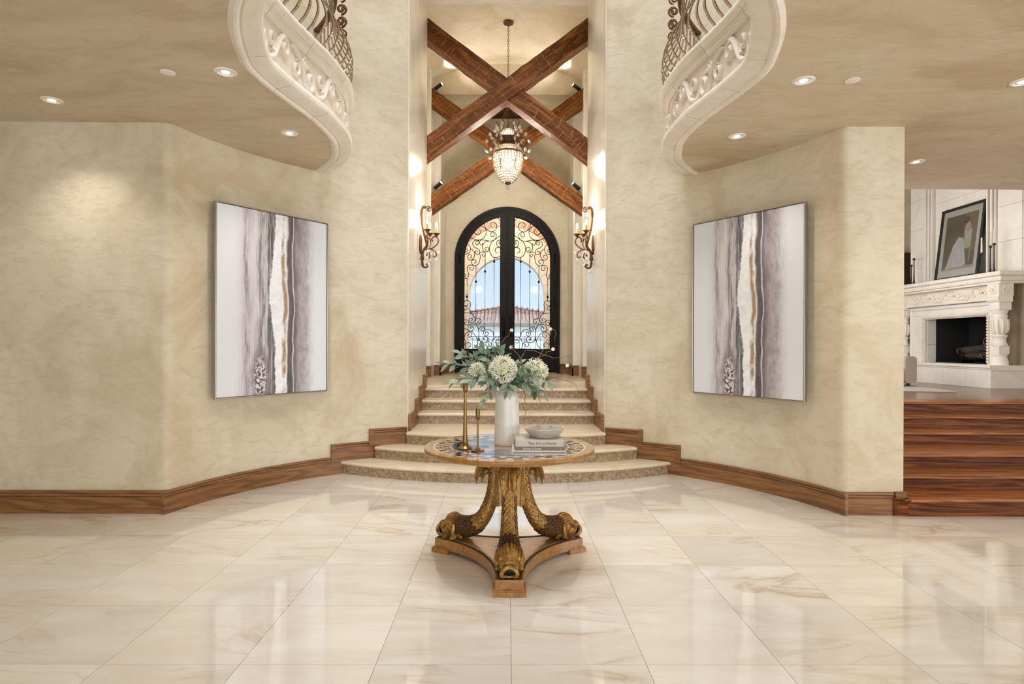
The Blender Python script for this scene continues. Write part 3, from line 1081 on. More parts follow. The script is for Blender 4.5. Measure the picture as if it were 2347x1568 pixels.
SC_L = [
 [(245,270),(240,240),(285,208),(335,230),(348,280),(335,340),(350,400),(390,450),(420,500),(410,545),(370,570),(330,550),(325,515),(355,495),(380,520),(360,545)],
 [(300,250),(300,285),(270,290),(255,300),(285,310),(290,345),(265,362),(245,350)],
 [(240,405),(300,412),(360,420)],
 [(240,525),(290,525),(318,560),(310,600),(275,610),(255,585),(270,560),(290,565)],
 [(433,500),(470,505),(515,520),(520,560),(490,582),(465,560),(480,540)],
 [(430,510),(425,560),(450,610),(480,680),(485,760),(480,840),(465,890)],
 [(430,600),(370,590),(320,620),(305,670),(330,710),(380,700),(398,660),(370,635),(345,655),(360,668)],
 [(240,660),(320,700),(400,750),(450,820),(470,880)],
 [(345,710),(290,735),(255,780),(250,840),(268,880),(250,930),(240,992)],
 [(330,725),(370,760),(360,800),(320,805),(303,775),(330,760)],
 [(270,992),(270,930),(305,895),(350,910),(350,960),(320,955)],
 [(485,690),(510,640),(560,645),(575,680),(550,705),(520,695),(525,665),(545,670)],
 [(728,790),(710,720),(650,680),(590,690),(560,740),(590,785),(630,770),(635,730),(600,720),(590,745),(605,755)],
 [(485,800),(500,860),(550,890),(610,880),(635,840),(610,800),(575,805),(560,840),(590,850)],
 [(465,890),(450,940),(400,990)],
 [(600,900),(650,880),(690,920),(710,990)],
 [(600,900),(600,945),(630,960),(655,935),(640,915)],
 [(690,950),(705,870),(750,810),(825,800)],
 [(825,900),(780,900),(765,870),(785,845),(810,855)]]
def seg_path(px, py, mirror, y):
    X = px if not mirror else 2 * 1163.0 - px
    p = at(X, py, y)
    return p
GY_ = DOOR_Y + 0.03
for mirror in (False, True):
    leaf = link('door_leaf', None, door)
    sg = 1 if mirror else -1
    # leaf frame: outer stile follows the arch, meeting stile, bottom panel
    def mx(x): return DCX + sg * abs(x)
    out, inn = [], []
    R1, R0 = 1.036, 0.945
    cx0, ci = 0.0008, 0.150     # meeting stile from centre
    out = [(mx(cx0), FOY + 0.01), (mx(R1), FOY + 0.01)] + [(mx(R1 * math.cos(a)), DSP + R1 * math.sin(a)) for a in [k * (PI / 2 - 0.006) / 20 for k in range(21)]]
    outer_poly = out
    inner_poly = [(mx(ci), GZ0), (mx(R0), GZ0)] + [(mx(R0 * math.cos(a)), DSP + R0 * math.sin(a)) for a in [k * (PI / 2 - 0.16) / 20 for k in range(21)]]
    # closed ring: split into strips between outer and inner loops
    no = len(outer_poly)
    vs, fs = [], []
    for yy in (Y0 + 0.015, Y0 + 0.105):
        vs += [(x, yy, z) for x, z in outer_poly] + [(x, yy, z) for x, z in inner_poly]
    N2 = 2 * no
    for k in range(no):
        k2 = (k + 1) % no
        fs.append((k, k2, no + k2, no + k))
        fs.append((N2 + k, N2 + k2, N2 + no + k2, N2 + no + k))
        fs.append((k, k2, N2 + k2, N2 + k))
        fs.append((no + k, no + k2, N2 + no + k2, N2 + no + k))
    MB().add(vs, fs).build('stile', MAT['ironframe'], leaf, smooth=25)
    # thin raised bead round the glass
    loop = [(x, Y0 + 0.012, z) for x, z in inner_poly]
    MB().tube(loop + [loop[0]], 0.012, 5).build('bead', MAT['ironframe'], leaf, smooth=60)
    # raised lower panel
    MB().cbox(min(mx(0.17), mx(0.93)), max(mx(0.17), mx(0.93)), Y0 - 0.002, Y0 + 0.02, FOY + 0.14, GZ0 - 0.09, 0.008).build('kick_panel', MAT['ironframe'], leaf)
    # glass pane
    gp = [(mx(ci - 0.01), GZ0 - 0.01), (mx(R0 + 0.01), GZ0 - 0.01)] + [(mx((R0 + 0.01) * math.cos(a)), DSP + (R0 + 0.01) * math.sin(a)) for a in [k * (PI / 2 - 0.15) / 20 for k in range(21)]]
    MB().prism(gp, Y0 + 0.088, Y0 + 0.094, 'y').build('glass_pane', MAT['glass'], leaf)
    # grille scrolls and bars
    for L_, ox, oy, s_ in ((SC_U, 1030, 460, 6.533), (SC_L, 1030, 660, 7.126)):
        for pl in L_:
            pts = [seg_path(ox + u / s_, oy + v / s_, mirror, GY_) for u, v in pl]
            MB().tube(catmull(pts, 5), 0.0082, 6).build('scroll', MAT['iron'], leaf, smooth=70)
    for u, v0, v1, kn in ((265, 1165, None, 1440), (398, 975, None, 1215), (535, 825, None, 1062), (670, 855, None, 912)):
        X = 1030 + u / 6.533
        ytop = 460 + v0 / 6.533
        ybot = 660 + {265: 208, 398: 500, 535: 672, 670: 800}[u] / 7.126
        a, b = seg_path(X, ytop, mirror, GY_), seg_path(X, ybot, mirror, GY_)
        bar = MB().tube([a, b], 0.0085, 6).build('bar', MAT['iron'], leaf, smooth=70)
        k = seg_path(X, 460 + kn / 6.533, mirror, GY_)
        MB().ball(k, 0.024, 8, 6, (1, 1, 1.3)).build('knuckle', MAT['iron'], bar, smooth=60)
    # pull handle, lock and hinges
    hx = DCX + sg * 0.075
    h = MB()
    h.tube(catmull([(hx, Y0 - 0.01, 2.02), (hx, Y0 - 0.07, 2.0), (hx, Y0 - 0.085, 1.85), (hx, Y0 - 0.07, 1.70), (hx, Y0 - 0.01, 1.68)], 5), 0.014, 6)
    h.cbox(hx - 0.03, hx + 0.03, Y0 - 0.005, Y0 + 0.018, 1.62, 2.08, 0.004)
    h.build('pull_handle', MAT['iron'], leaf, smooth=50)
    MB().tube([(hx, Y0 + 0.015, 2.22), (hx, Y0 - 0.012, 2.22)], 0.032, 12).build('lock_rosette', MAT['iron'], leaf, smooth=40)
    MB().tube([(hx, Y0 + 0.015, 3.25), (hx, Y0 - 0.03, 3.25)], 0.035, 10).build('latch_knob', MAT['iron'], leaf, smooth=40)
    for z in (1.2, 2.3, 3.25):
        MB().tube([(DCX + sg * 1.040, Y0 - 0.01, z), (DCX + sg * 1.040, Y0 - 0.01, z + 0.17)], 0.016, 8).build('hinge', MAT['iron'], leaf, smooth=40)
MB().cbox(DCX - 0.022, DCX + 0.022, Y0 - 0.004, Y0 + 0.014, FOY + 0.02, DSP + 1.02, 0.004).build('astragal', MAT['ironframe'], door)
MB().box(DCX - DH, DCX + DH, DOOR_Y - 0.06, DOOR_Y + 0.32, FOY - 0.02, FOY + 0.012).build('threshold', MAT['tread'], door)

# ------------------------------------------------------------------ outside the door: porch, forecourt, neighbouring house
MAT['porch'] = plain('porch_stucco', srgb(240, 216, 194), 0.8, var=0.08, vscale=2)
MAT['pale_stone'] = plain('pale_arch_stone', srgb(238, 230, 218), 0.7, var=0.05, vscale=3)
MAT['paving'] = plain('pale_paving', srgb(220, 212, 200), 0.8, var=0.08, vscale=1)
MAT['house_wall'] = plain('house_stucco', srgb(214, 205, 182), 0.8, var=0.05, vscale=1)
MAT['house_white'] = plain('house_white_wall', srgb(232, 236, 240), 0.8)
MAT['rooftile'] = plain('clay_roof_tile', srgb(206, 168, 150), 0.7, var=0.3, vscale=3)
MAT['brick'] = plain('porch_brick', srgb(204, 158, 134), 0.8, var=0.25, vscale=12)
MAT['fence'] = plain('blue_grey_fence', srgb(84, 96, 112), 0.6)
PO = 16.6
pz = lambda y, px: CAM_H + (791 - px) * y / F_PX
par = 87 * PO / F_PX
psp = pz(PO, 588) - par
pa = [(par, FOY - 0.3)] + [(par * math.cos(PI * k / 24), psp + par * math.sin(PI * k / 24)) for k in range(25)] + [(-par, FOY - 0.3)]
pw = [(-3.4, FOY - 0.3), (-3.4, 6.2), (3.4, 6.2), (3.4, FOY - 0.3)] + pa
porch = sroot('wall_porch')
MB().prism(pw, PO, PO + 0.5, 'y').build('stucco_wall', MAT['porch'], porch)
r2 = par + 0.20
for k in range(13):
    a0, a1 = PI * k / 13 + 0.004, PI * (k + 1) / 13 - 0.004
    q = [(r * math.cos(a), psp + r * math.sin(a)) for r, a in ((par - 0.02, a0), (r2, a0), (r2, (a0 + a1) / 2), (r2, a1), (par - 0.02, a1), (par - 0.02, (a0 + a1) / 2))]
    MB().prism(q, PO - 0.05, PO + 0.02, 'y').build('arch_stone', MAT['pale_stone'], porch)
for sg in (-1, 1):
    for k in range(5):
        z0 = FOY - 0.1 + k * (psp - FOY + 0.1) / 5
        MB().box(min(sg * (par - 0.02), sg * r2), max(sg * (par - 0.02), sg * r2), PO - 0.05, PO + 0.02, z0 + 0.004, z0 + (psp - FOY + 0.1) / 5 - 0.004).build('jamb_stone', MAT['pale_stone'], porch)
rb_ = 1.62
bc = pz(PO, 503) - rb_ + 0.02
for k in range(34):
    a = PI / 2 + (k - 16.5) * 0.058
    u, v = math.cos(a), math.sin(a)
    q = [(u * r - v * t * 0.036, bc + v * r + u * t * 0.036) for r, t in ((rb_ - 0.20, -1), (rb_, -1), (rb_, 1), (rb_ - 0.20, 1))]
    MB().prism(q, PO - 0.03, PO + 0.01, 'y').build('brick', MAT['brick'], porch)
struct(MB().box(-3.4, -3.2, DOOR_Y + 0.3, PO + 0.5, FOY - 0.3, 6.2).box(3.2, 3.4, DOOR_Y + 0.3, PO + 0.5, FOY - 0.3, 6.2).build('wall_porch_side', MAT['porch']))
struct(MB().box(-3.4, 3.4, DOOR_Y + 0.3, PO + 0.5, 6.0, 6.2).build('ceiling_porch', MAT['porch']))
struct(MB().box(-12, 12, DOOR_Y + 0.3, 60, FOY - 0.35, FOY - 0.02).build('floor_forecourt', MAT['paving']))
lamp('porch_ceiling_light', 'POINT', (0, 15.0, 5.6), 150, (1, 0.93, 0.84), shadow_soft_size=0.15)
HY = 34.0
hz = lambda px: CAM_H + (791 - px) * HY / F_PX
house = thing('neighbour_house', 'pale neighbouring house with hipped clay tile roof seen through the door', 'building', (0, HY, FOY - 0.02))
hl = FOY - 0.02
MB().box(-4.6, 4.6, 0.55, 6, hz(751) - hl, hz(735) - hl + 0.05).build('upper_wall', MAT['house_wall'], house)
MB().box(-4.6, 4.6, 0.5, 6, 0, hz(751) - hl - 0.02).build('lower_wall', MAT['house_white'], house)
MB().box(-4.7, 4.7, 0.38, 0.6, hz(752) - hl - 0.02, hz(750) - hl + 0.03).build('ledge', MAT['pale_stone'], house)
roof = link('roof', None, house)
e_z, a_z = hz(737) - hl, hz(707) - hl
rd = 3.0
MB().add([(-5, 0, e_z), (5, 0, e_z), (0, rd, a_z + 0.25), (-5, 0.02, e_z - 0.08), (5, 0.02, e_z - 0.08), (-5, 8, e_z), (5, 8, e_z)],
         [(0, 1, 2), (0, 3, 4, 1), (0, 2, 5), (1, 6, 2), (5, 2, 6)]).build('roof_slope', MAT['rooftile'], roof)
for k in range(46):
    x = -4.9 + k * 0.2178
    f = 1 - abs(x) / 5.0
    n = max(2, int(f * rd / 0.34))
    mb = MB()
    for j in range(n):
        t0, t1 = f * j / n, min(f, f * (j + 1.25) / n)
        p0 = (x, rd * t0, e_z + (a_z + 0.25 - e_z) * t0 + 0.035)
        p1 = (x, rd * t1, e_z + (a_z + 0.25 - e_z) * t1 + 0.005)
        mb.tube([p0, p1], [0.098, 0.080], 8)
    mb.build('tile_column', MAT['rooftile'], roof, smooth=50)
for sg in (-1, 1):
    mb = MB()
    for j in range(16):
        t0, t1 = j / 16, (j + 1.3) / 16
        mb.tube([(sg * 5 * (1 - t0), rd * t0, e_z + (a_z + 0.25 - e_z) * t0 + 0.09), (sg * 5 * (1 - min(1, t1)), rd * min(1, t1), e_z + (a_z + 0.25 - e_z) * min(1, t1) + 0.06)], [0.12, 0.09], 8)
    mb.build('hip_cap', MAT['rooftile'], roof, smooth=50)
FYY = 24.0
fence = thing('iron_fence', 'blue grey scrolled iron fence across the forecourt beyond the door', 'fence', (0, FYY, FOY - 0.02))
fz = lambda px: CAM_H + (791 - px) * FYY / F_PX - (FOY - 0.02)
ft, fb = fz(771), 0.0
MB().box(-2.6, 2.6, -0.02, 0.02, ft - 0.03, ft).build('top_rail', MAT['fence'], fence)
MB().box(-2.6, 2.6, -0.02, 0.02, fb, fb + 0.03).build('bottom_rail', MAT['fence'], fence)
fs_me = None
for k in range(26):
    x = -2.6 + 0.208 * k
    if fs_me is None:
        mb = MB()
        mb.box(-0.012, 0.012, -0.012, 0.012, fb, ft)
        for zc, sg in ((ft - 0.14, 1), (ft - 0.14, -1)):
            mb.tube([(sg * (0.055 + (0.045 - 0.035 * j / 14) * math.cos(PI - sg * 0 + 2 * PI * 1.3 * j / 14)), 0, zc + (0.06 - 0.045 * j / 14) * math.sin(2 * PI * 1.3 * j / 14)) for j in range(15)], 0.010, 4)
        fs_me = mb.mesh('fence_picket', MAT['fence'])
    o = link('picket', fs_me, fence)
    o.location = (x, 0, 0)

# ------------------------------------------------------------------ crossed beams in the foyer
def beam(name, label, p0, p1, w_, d_, seed):
    p0, p1 = Vector(p0), Vector(p1)
    L = (p1 - p0).length
    ang = math.atan2(p1.z - p0.z, p1.x - p0.x)
    n = 34
    rnd = random.Random(seed)
    vs, fs = [], []
    K = 12
    for i in range(n + 1):
        x = -L / 2 + L * i / n
        for k in range(K):
            a = 2 * PI * (k + 0.5) / K
            # squarish section
            cx, cz = math.cos(a), math.sin(a)
            s_ = 1 / max(abs(cx), abs(cz)) * 0.97
            jx, jz = rnd.uniform(-0.006, 0.006), rnd.uniform(-0.006, 0.006)
            vs.append((x, cx * s_ * d_ / 2 + jx, cz * s_ * w_ / 2 + jz))
    for i in range(n):
        for k in range(K):
            fs.append((i * K + k, i * K + (k + 1) % K, (i + 1) * K + (k + 1) % K, (i + 1) * K + k))
    fs.append(tuple(range(K - 1, -1, -1))); fs.append(tuple(n * K + k for k in range(K)))
    o = MB().add(vs, fs).build(name, MAT['beam'])
    o.location = (p0 + p1) / 2
    o.rotation_euler = (0, -ang, 0)
    tag(o, label, 'beam', 'hewn timber cross beams')
    return o
BY1, BY2 = 8.91, 11.66
k1 = 1.60 / 1.185
c1 = (CAM_H + (791 - 211) * BY1 / F_PX)
d1 = 0.88 * k1
beam('timber_beam', 'near hewn beam rising to the right, lying on top of the front cross', (-1.60, BY1 - 0.02, c1 - d1), (1.60, BY1 - 0.02, c1 + d1), 0.272, 0.24, 1)
beam('timber_beam', 'near hewn beam falling to the right behind its crossing partner', (-1.60, BY1 + 0.02, c1 + d1), (1.60, BY1 + 0.02, c1 - d1), 0.272, 0.24, 2)
c2 = CAM_H + (791 - 350) * BY2 / F_PX
e2 = 122.5 * BY2 / F_PX * 1.60 / 1.455
beam('timber_beam', 'far hewn beam rising to the right behind the chandelier', (-1.60, BY2 - 0.015, c2 - e2), (1.60, BY2 - 0.015, c2 + e2), 0.29, 0.24, 3)
beam('timber_beam', 'far hewn beam falling to the right behind the chandelier', (-1.60, BY2 + 0.015, c2 + e2), (1.60, BY2 + 0.015, c2 - e2), 0.29, 0.24, 4)

# small black spotlights on the far beams
def spot_fixture(x, z, label, up):
    t_ = thing('spotlight', label, 'spotlight', (x, BY2, z), (0, 0, 0), 'small spotlights on the far beams')
    s = 1 if x < 0 else -1
    MB().lathe([(0.0, 0), (0.035, 0), (0.035, 0.012), (0, 0.012)], 12).build('base_plate', MAT['black'], t_, smooth=40)
    MB().tube([(0, 0, 0.01), (0, 0, 0.09), (s * 0.02, -0.02, 0.12)], 0.008, 6).build('arm', MAT['black'], t_, smooth=40)
    d = Vector((s * 0.8, -0.35, 0.42 if up else 0.55)).normalized()
    c = Vector((s * 0.02, -0.02, 0.13))
    MB().tube([c - d * 0.09, c - d * 0.085, c + d * 0.08, c + d * 0.09], [0.03, 0.036, 0.036, 0.036], 12).build('can', MAT['black'], t_, smooth=40)
    MB().tube([c + d * 0.088, c + d * 0.092], 0.03, 12).build('lens', MAT['lens'], t_)
    lamp('spotlight_light', 'SPOT', t_.matrix_world.translation + Vector((x, BY2, z)) + c + d * 0.11, 30, WARM, target=Vector((x, BY2, z)) + c + d * 2 , spot_size=1.9, spot_blend=0.7, shadow_soft_size=0.04)
bt = 0.178
for sx, zz, lab in ((-1, c2 + e2 * 0.84, 'black spotlight on the high end of the far beam, left of the chandelier'), (1, c2 + e2 * 0.84, 'black spotlight on the high end of the far beam, right of the chandelier'),
                    (-1, c2 - e2 * 0.84, 'black spotlight on the low end of the far beam, left of the door'), (1, c2 - e2 * 0.84, 'black spotlight on the low end of the far beam, right of the door')):
    spot_fixture(sx * 1.36, zz + bt, lab, zz > c2)

# ------------------------------------------------------------------ chandelier
CHY = 10.27
cs = CHY / F_PX
def ch(py): return CAM_H + (791 - py) * cs
CH_TOP = vault_h(0.0, CHY)
chand = thing('chandelier', 'beaded crystal basket chandelier hanging on a chain behind the front cross beams', 'chandelier', (0.012, CHY, ch(437)))
z0c = ch(437)
def Z(py): return ch(py) - z0c
MB().lathe([(0, CH_TOP - z0c), (0.06, CH_TOP - z0c), (0.09, CH_TOP - z0c - 0.015), (0.085, CH_TOP - z0c - 0.03), (0.03, CH_TOP - z0c - 0.05), (0, CH_TOP - z0c - 0.05)], 20).build('ceiling_canopy', MAT['rust'], chand, smooth=40)
lk = MB()
lk.tube([(0.013 * math.cos(2 * PI * k / 12), 0, 0.026 * math.sin(2 * PI * k / 12)) for k in range(13)], 0.0045, 5, caps=False)
lk_me = lk.mesh('chain_link', MAT['rust'], 60)
ztop, zring = CH_TOP - z0c - 0.055, Z(293)
n = int((ztop - zring) / 0.042)
for k in range(n + 1):
    o = link('chain_link', lk_me, chand)
    o.location = (0, 0, ztop - k * (ztop - zring) / n)
    o.rotation_euler = (0, 0, PI / 2 * (k % 2))
# metal frame rings
MB().lathe([(0.130, Z(316)), (0.150, Z(315)), (0.156, Z(317.5)), (0.150, Z(320)), (0.142, Z(321)), (0.140, Z(330)), (0.165, Z(333)), (0.205, Z(334)), (0.218, Z(336)), (0.220, Z(339)), (0.205, Z(340))], 36).build('collar', MAT['rust'], chand, smooth=40)
MB().lathe([(0.236, Z(350)), (0.250, Z(350)), (0.254, Z(352)), (0.250, Z(354.5)), (0.236, Z(354.5)), (0.236, Z(350))], 36).build('rim_band', MAT['rust'], chand, smooth=40)
MB().lathe([(0.0, Z(423)), (0.02, Z(424)), (0.052, Z(421)), (0.058, Z(418.5)), (0.05, Z(417)), (0.0, Z(417))], 20).build('bottom_cap', MAT['rust'], chand, smooth=40)
MB().lathe([(0.0, Z(296)), (0.035, Z(296)), (0.04, Z(294)), (0.02, Z(292)), (0.015, Z(289)), (0, Z(289))], 16).build('top_cap', MAT['rust'], chand, smooth=40)
MB().ball((0, 0, Z(431)), 0.034, 14, 10).build('crystal_ball', MAT['crystal'], chand, smooth=60)
# bead strands
def strand(prof, r, squash=1.0):
    P = catmull([(a, 0, b) for a, b in prof], 10)
    mb = MB()
    acc = 0
    last = P[0]
    mb.ball(last, r, 6, 4)
    for p in P[1:]:
        if (p - last).length >= r * 1.75:
            mb.ball(p, r * (0.72 + 0.28 * min(1, p.x / 0.15)), 6, 4)
            last = p
    return mb
low = strand([(0.240, Z(355)), (0.246, Z(362)), (0.240, Z(372)), (0.222, Z(386)), (0.188, Z(399)), (0.130, Z(411)), (0.062, Z(420))], 0.0225)
low_me = low.mesh('bead_strand', MAT['beads'], 60)
for k in range(28):
    o = link('bead_strand', low_me, chand)
    o.rotation_euler = (0, 0, 2 * PI * k / 28)
up_me = strand([(0.132, Z(314.5)), (0.122, Z(308)), (0.095, Z(301)), (0.04, Z(296))], 0.017).mesh('dome_strand', MAT['beads'], 60)
for k in range(20):
    o = link('dome_strand', up_me, chand)
    o.rotation_euler = (0, 0, 2 * PI * k / 20)
band = MB()
for j in range(3):
    for k in range(40):
        a = 2 * PI * (k + 0.5 * (j % 2)) / 40
        band.ball(((0.214 + 0.012 * j) * math.cos(a), (0.214 + 0.012 * j) * math.sin(a), Z(341.5) - j * (Z(341.5) - Z(349)) / 2), 0.0185, 6, 4)
band.build('bead_band', MAT['beads'], chand, smooth=60, kind='stuff')
# scrolled arms with crystals
drop_me = MB().ball((0, 0, 0), 0.036, 8, 6, (0.72, 0.55, 1.0)).mesh('crystal_drop', MAT['crystal'])
for k in range(6):
    ar = link('arm', None, chand)
    ar.rotation_euler = (0, 0, 2 * PI * k / 6)
    zc = Z(327)
    sp = [(0.245 + (0.094 - 0.0022 * j) * math.cos(PI * 1.02 - 2 * PI * 0.98 * j / 22), 0, zc + (0.094 - 0.0022 * j) * math.sin(PI * 1.02 - 2 * PI * 0.98 * j / 22)) for j in range(23)]
    mb = MB().tube([(0.145, 0, Z(326))] + sp, 0.012, 6)
    mb.tube(catmull([(0.335, 0, zc - 0.01), (0.335, 0, Z(342)), (0.300, 0, Z(352)), (0.268, 0, Z(358)), (0.262, 0, Z(372)), (0.235, 0, Z(388)), (0.245, 0, Z(395))], 5), 0.007, 6)
    mb.tube(catmull([(0.235, 0, zc + 0.09), (0.200, 0, Z(308)), (0.172, 0, Z(297)), (0.168, 0, Z(286)), (0.190, 0, Z(280)), (0.205, 0, Z(279))], 5), 0.007, 6)
    mb.build('scroll', MAT['rust'], ar, smooth=60)
    for (x, zz, tl) in ((0.305, Z(308), 0.3), (0.36, Z(324), -0.5), (0.365, Z(346), 0.9), (0.30, Z(343), -0.3), (0.225, Z(326), 0.0), (0.27, Z(318), 1.2), (0.315, Z(362), 1.5), (0.225, Z(300), -0.2), (0.195, Z(290), 0.3)):
        o = link('crystal_drop', drop_me, ar)
        o.location = (x, 0.02 * math.sin(x * 97), zz)
        o.rotation_euler = (0, tl, 0)
    if k % 2 == 0:
        n2 = 9
        p0, p1 = Vector((0.200, 0, Z(279))), Vector((0.03, 0, Z(248)))
        cm = MB()
        for j in range(n2 * 2):
            q = p0.lerp(p1, j / (n2 * 2 - 1))
            cm.ball(q, 0.009, 5, 3, (0.7, 0.7, 1.3))
        cm.build('side_chain', MAT['rust'], ar)
lamp('chandelier_light', 'POINT', (0.012, CHY, ch(375)), 230, WARM, shadow_soft_size=0.08)
lamp('chandelier_light', 'POINT', (0.012, CHY, ch(306)), 6, WARM, shadow_soft_size=0.05)

# ------------------------------------------------------------------ wall sconces in the passage
def spiral3(cx, cz, r0, r1, a0, turns, n=16, y=0.0):
    return [(cx + (r0 + (r1 - r0) * k / n) * math.cos(a0 + 2 * PI * turns * k / n), y, cz + (r0 + (r1 - r0) * k / n) * math.sin(a0 + 2 * PI * turns * k / n)) for k in range(n + 1)]
pend_me = MB().lathe([(0, -0.075), (0.006, -0.07), (0.017, -0.045), (0.012, -0.018), (0.004, -0.002), (0, 0)], 8).mesh('crystal_pendant', MAT['crystal'], 30)
def make_sconce(loc, rotz, label):
    t_ = thing('wall_sconce', label, 'sconce', loc, (0, 0, rotz), 'scrolled candle sconces')
    # local x away from the wall, z up, origin at the bottom of the stem
    MB().ball((0.012, 0, 0.30), 0.02, 12, 8, (0.9, 3.4, 8.0)).build('back_plate', MAT['rust'], t_, smooth=60)
    MB().tube(catmull([(0.035, 0, 0.12), (0.05, 0, 0.20), (0.10, 0, 0.28), (0.085, 0, 0.37), (0.055, 0, 0.50), (0.035, 0, 0.62), (0.025, 0, 0.78), (0.035, 0, 0.86), (0.06, 0, 0.885), (0.08, 0, 0.86)], 5), 0.019, 8).build('stem', MAT['bronze'], t_, smooth=60)
    MB().tube([(0.035, 0, 0.02), (0.035, 0, 0.06), (0.035, 0, 0.10), (0.038, 0, 0.14)], [0.022, 0.027, 0.027, 0.02], 8).build('stem_collar', MAT['bronze'], t_, smooth=60)
    MB().tube(catmull([(0.035, 0, 0.03), (0.045, 0, -0.04), (0.085, 0, -0.06), (0.115, 0, -0.03), (0.10, 0, -0.005), (0.085, 0, -0.02)], 5), [0.02 - 0.00045 * k for k in range(26)], 7).build('tail_scroll', MAT['rust'], t_, smooth=60)
    MB().tube(spiral3(0.125, 0.845, 0.045, 0.010, 2.3, -1.3), 0.011, 6).build('top_scroll', MAT['rust'], t_, smooth=60)
    cups = [(0.125, -0.135, 0.50), (0.235, 0.0, 0.47), (0.125, 0.135, 0.50)]
    for (cx, cy, cz) in cups:
        arm = link('arm', None, t_)
        d = Vector((cx - 0.06, cy, 0)); L = d.length; d.normalize()
        def W(u, zz): return Vector((0.06, 0, 0)) + d * u + Vector((0, 0, zz))
        pts = [W(0, 0.24), W(L * 0.35, 0.225), W(L * 0.75, 0.25), W(L * 1.12, 0.32), W(L * 1.10, 0.39), W(L * 0.85, 0.42), W(L * 0.62, 0.385), W(L * 0.70, 0.345)]
        MB().tube(catmull(pts, 5), 0.0095, 6).build('scroll', MAT['rust'], arm, smooth=60)
        pts = [W(L * 0.5, 0.225), W(L * 0.9, 0.19), W(L * 1.0, 0.13), W(L * 0.85, 0.10), W(L * 0.72, 0.125)]
        MB().tube(catmull(pts, 5), 0.0085, 6).build('scroll', MAT['rust'], arm, smooth=60)
        MB().tube([W(L * 1.0, 0.41), W(L, cz - 0.04)], 0.010, 6).build('cup_stem', MAT['rust'], arm, smooth=60)
        MB().lathe([(0.0, cz - 0.05), (0.018, cz - 0.045), (0.03, cz - 0.02), (0.052, cz - 0.004), (0.052, cz), (0.0, cz)], 14, (cx, cy, 0)).build('drip_cup', MAT['rust'], arm, smooth=40)
        MB().lathe([(0.0, cz), (0.017, cz), (0.017, cz + 0.085), (0.0, cz + 0.085)], 10, (cx, cy, 0)).build('candle_tube', MAT['candle_tube'], arm, smooth=40)
        MB().lathe([(0.0, cz + 0.085), (0.010, cz + 0.088), (0.017, cz + 0.115), (0.012, cz + 0.145), (0.003, cz + 0.175), (0, cz + 0.178)], 10, (cx, cy, 0)).build('flame_bulb', MAT['bulb'], arm, smooth=60)
        for u, zz in ((1.15, 0.20), (1.0, 0.10)):
            o = link('crystal_pendant', pend_me, arm)
            o.location = W(L * u, zz)
    for x, y, zz in ((0.15, 0, 0.83), (0.10, 0.03, 0.80), (0.10, 0, -0.09), (0.06, 0.03, -0.08), (0.13, -0.03, 0.02)):
        o = link('crystal_pendant', pend_me, t_)
        o.location = (x, y, zz)
    t_.scale = (0.95, 0.95, 0.86)
    c = Vector(loc) + Matrix.Rotation(rotz, 3, 'Z') @ Vector((0.32, 0, 0.62))
    lamp('sconce_light', 'POINT', c, 15, WARM, shadow_soft_size=0.1)
SCY = 8.05
scz = CAM_H + (791 - 605) * SCY / F_PX
make_sconce((-PX, SCY, scz), 0, 'bronze three-candle sconce on the passage wall beside the left painting')
make_sconce((PX, SCY, scz), PI, 'bronze three-candle sconce on the passage wall beside the right painting')

# ------------------------------------------------------------------ recessed lights and round cover plates in the soffit
def soffit_at(px, py):
    y = (SOF - CAM_H) * F_PX / (791 - (py + (1161.5 - px) * 0.0038))
    return (px - 1161.5) * y / F_PX, y
ring_prof = [(0.048, -0.001), (0.052, -0.006), (0.066, -0.007), (0.074, -0.004), (0.076, 0.0), (0.048, 0.0)]
def downlight(px, py, label, power=26, lit=True):
    x, y = soffit_at(px, py)
    t_ = thing('recessed_light', label, 'ceiling light', (x, y, SOF), (0, 0, 0), 'recessed soffit lights')
    MB().lathe(ring_prof + [ring_prof[0]], 28).build('trim_ring', MAT['white_trim'], t_, smooth=40)
    MB().lathe([(0, -0.0015), (0.048, -0.0015), (0.048, 0.0), (0, 0.0)], 24).build('baffle', MAT['white_trim'], t_)
    MB().lathe([(0, -0.004), (0.026, -0.004), (0.026, -0.001), (0, -0.001)], 20).build('lens', MAT['lens'], t_)
    lamp('recessed_light_lamp', 'SPOT', (x, y, SOF - 0.02), power, WARM, target=(x, y, 0), spot_size=1.9, spot_blend=0.8, shadow_soft_size=0.03)
downlight(122, 232, 'lit recessed light in the soffit over the far left straight wall')
downlight(517, 167, 'lit recessed light in the soffit beside the left balcony, nearest the camera')
downlight(663, 306, 'lit recessed light in the soffit above the left painting')
downlight(1842, 183, 'lit recessed light in the soffit beside the right balcony, nearest the camera')
downlight(1689, 311, 'lit recessed light in the soffit above the right painting')
downlight(2103, 369, 'lit recessed light in the soffit over the wooden stair', 60)
downlight(2347, 185, 'recessed light in the soffit cut by the right edge of the photo')
for px, py, lab in ((385, 168, 'plain white round cover plate in the left soffit'), (1955, 182, 'plain white round cover plate in the right soffit')):
    x, y = soffit_at(px, py)
    t_ = thing('cover_plate', lab, 'cover plate', (x, y, SOF), (0, 0, 0), 'round soffit cover plates')
    MB().lathe([(0, -0.006), (0.045, -0.006), (0.051, -0.004), (0.052, 0.0), (0, 0.0)], 28).build('disc', MAT['white_trim'], t_, smooth=30)
    MB().lathe([(0.052, 0.0), (0.054, -0.0015), (0.056, 0.0), (0.052, 0.0)], 28).build('gasket', MAT['grout'], t_, smooth=30)

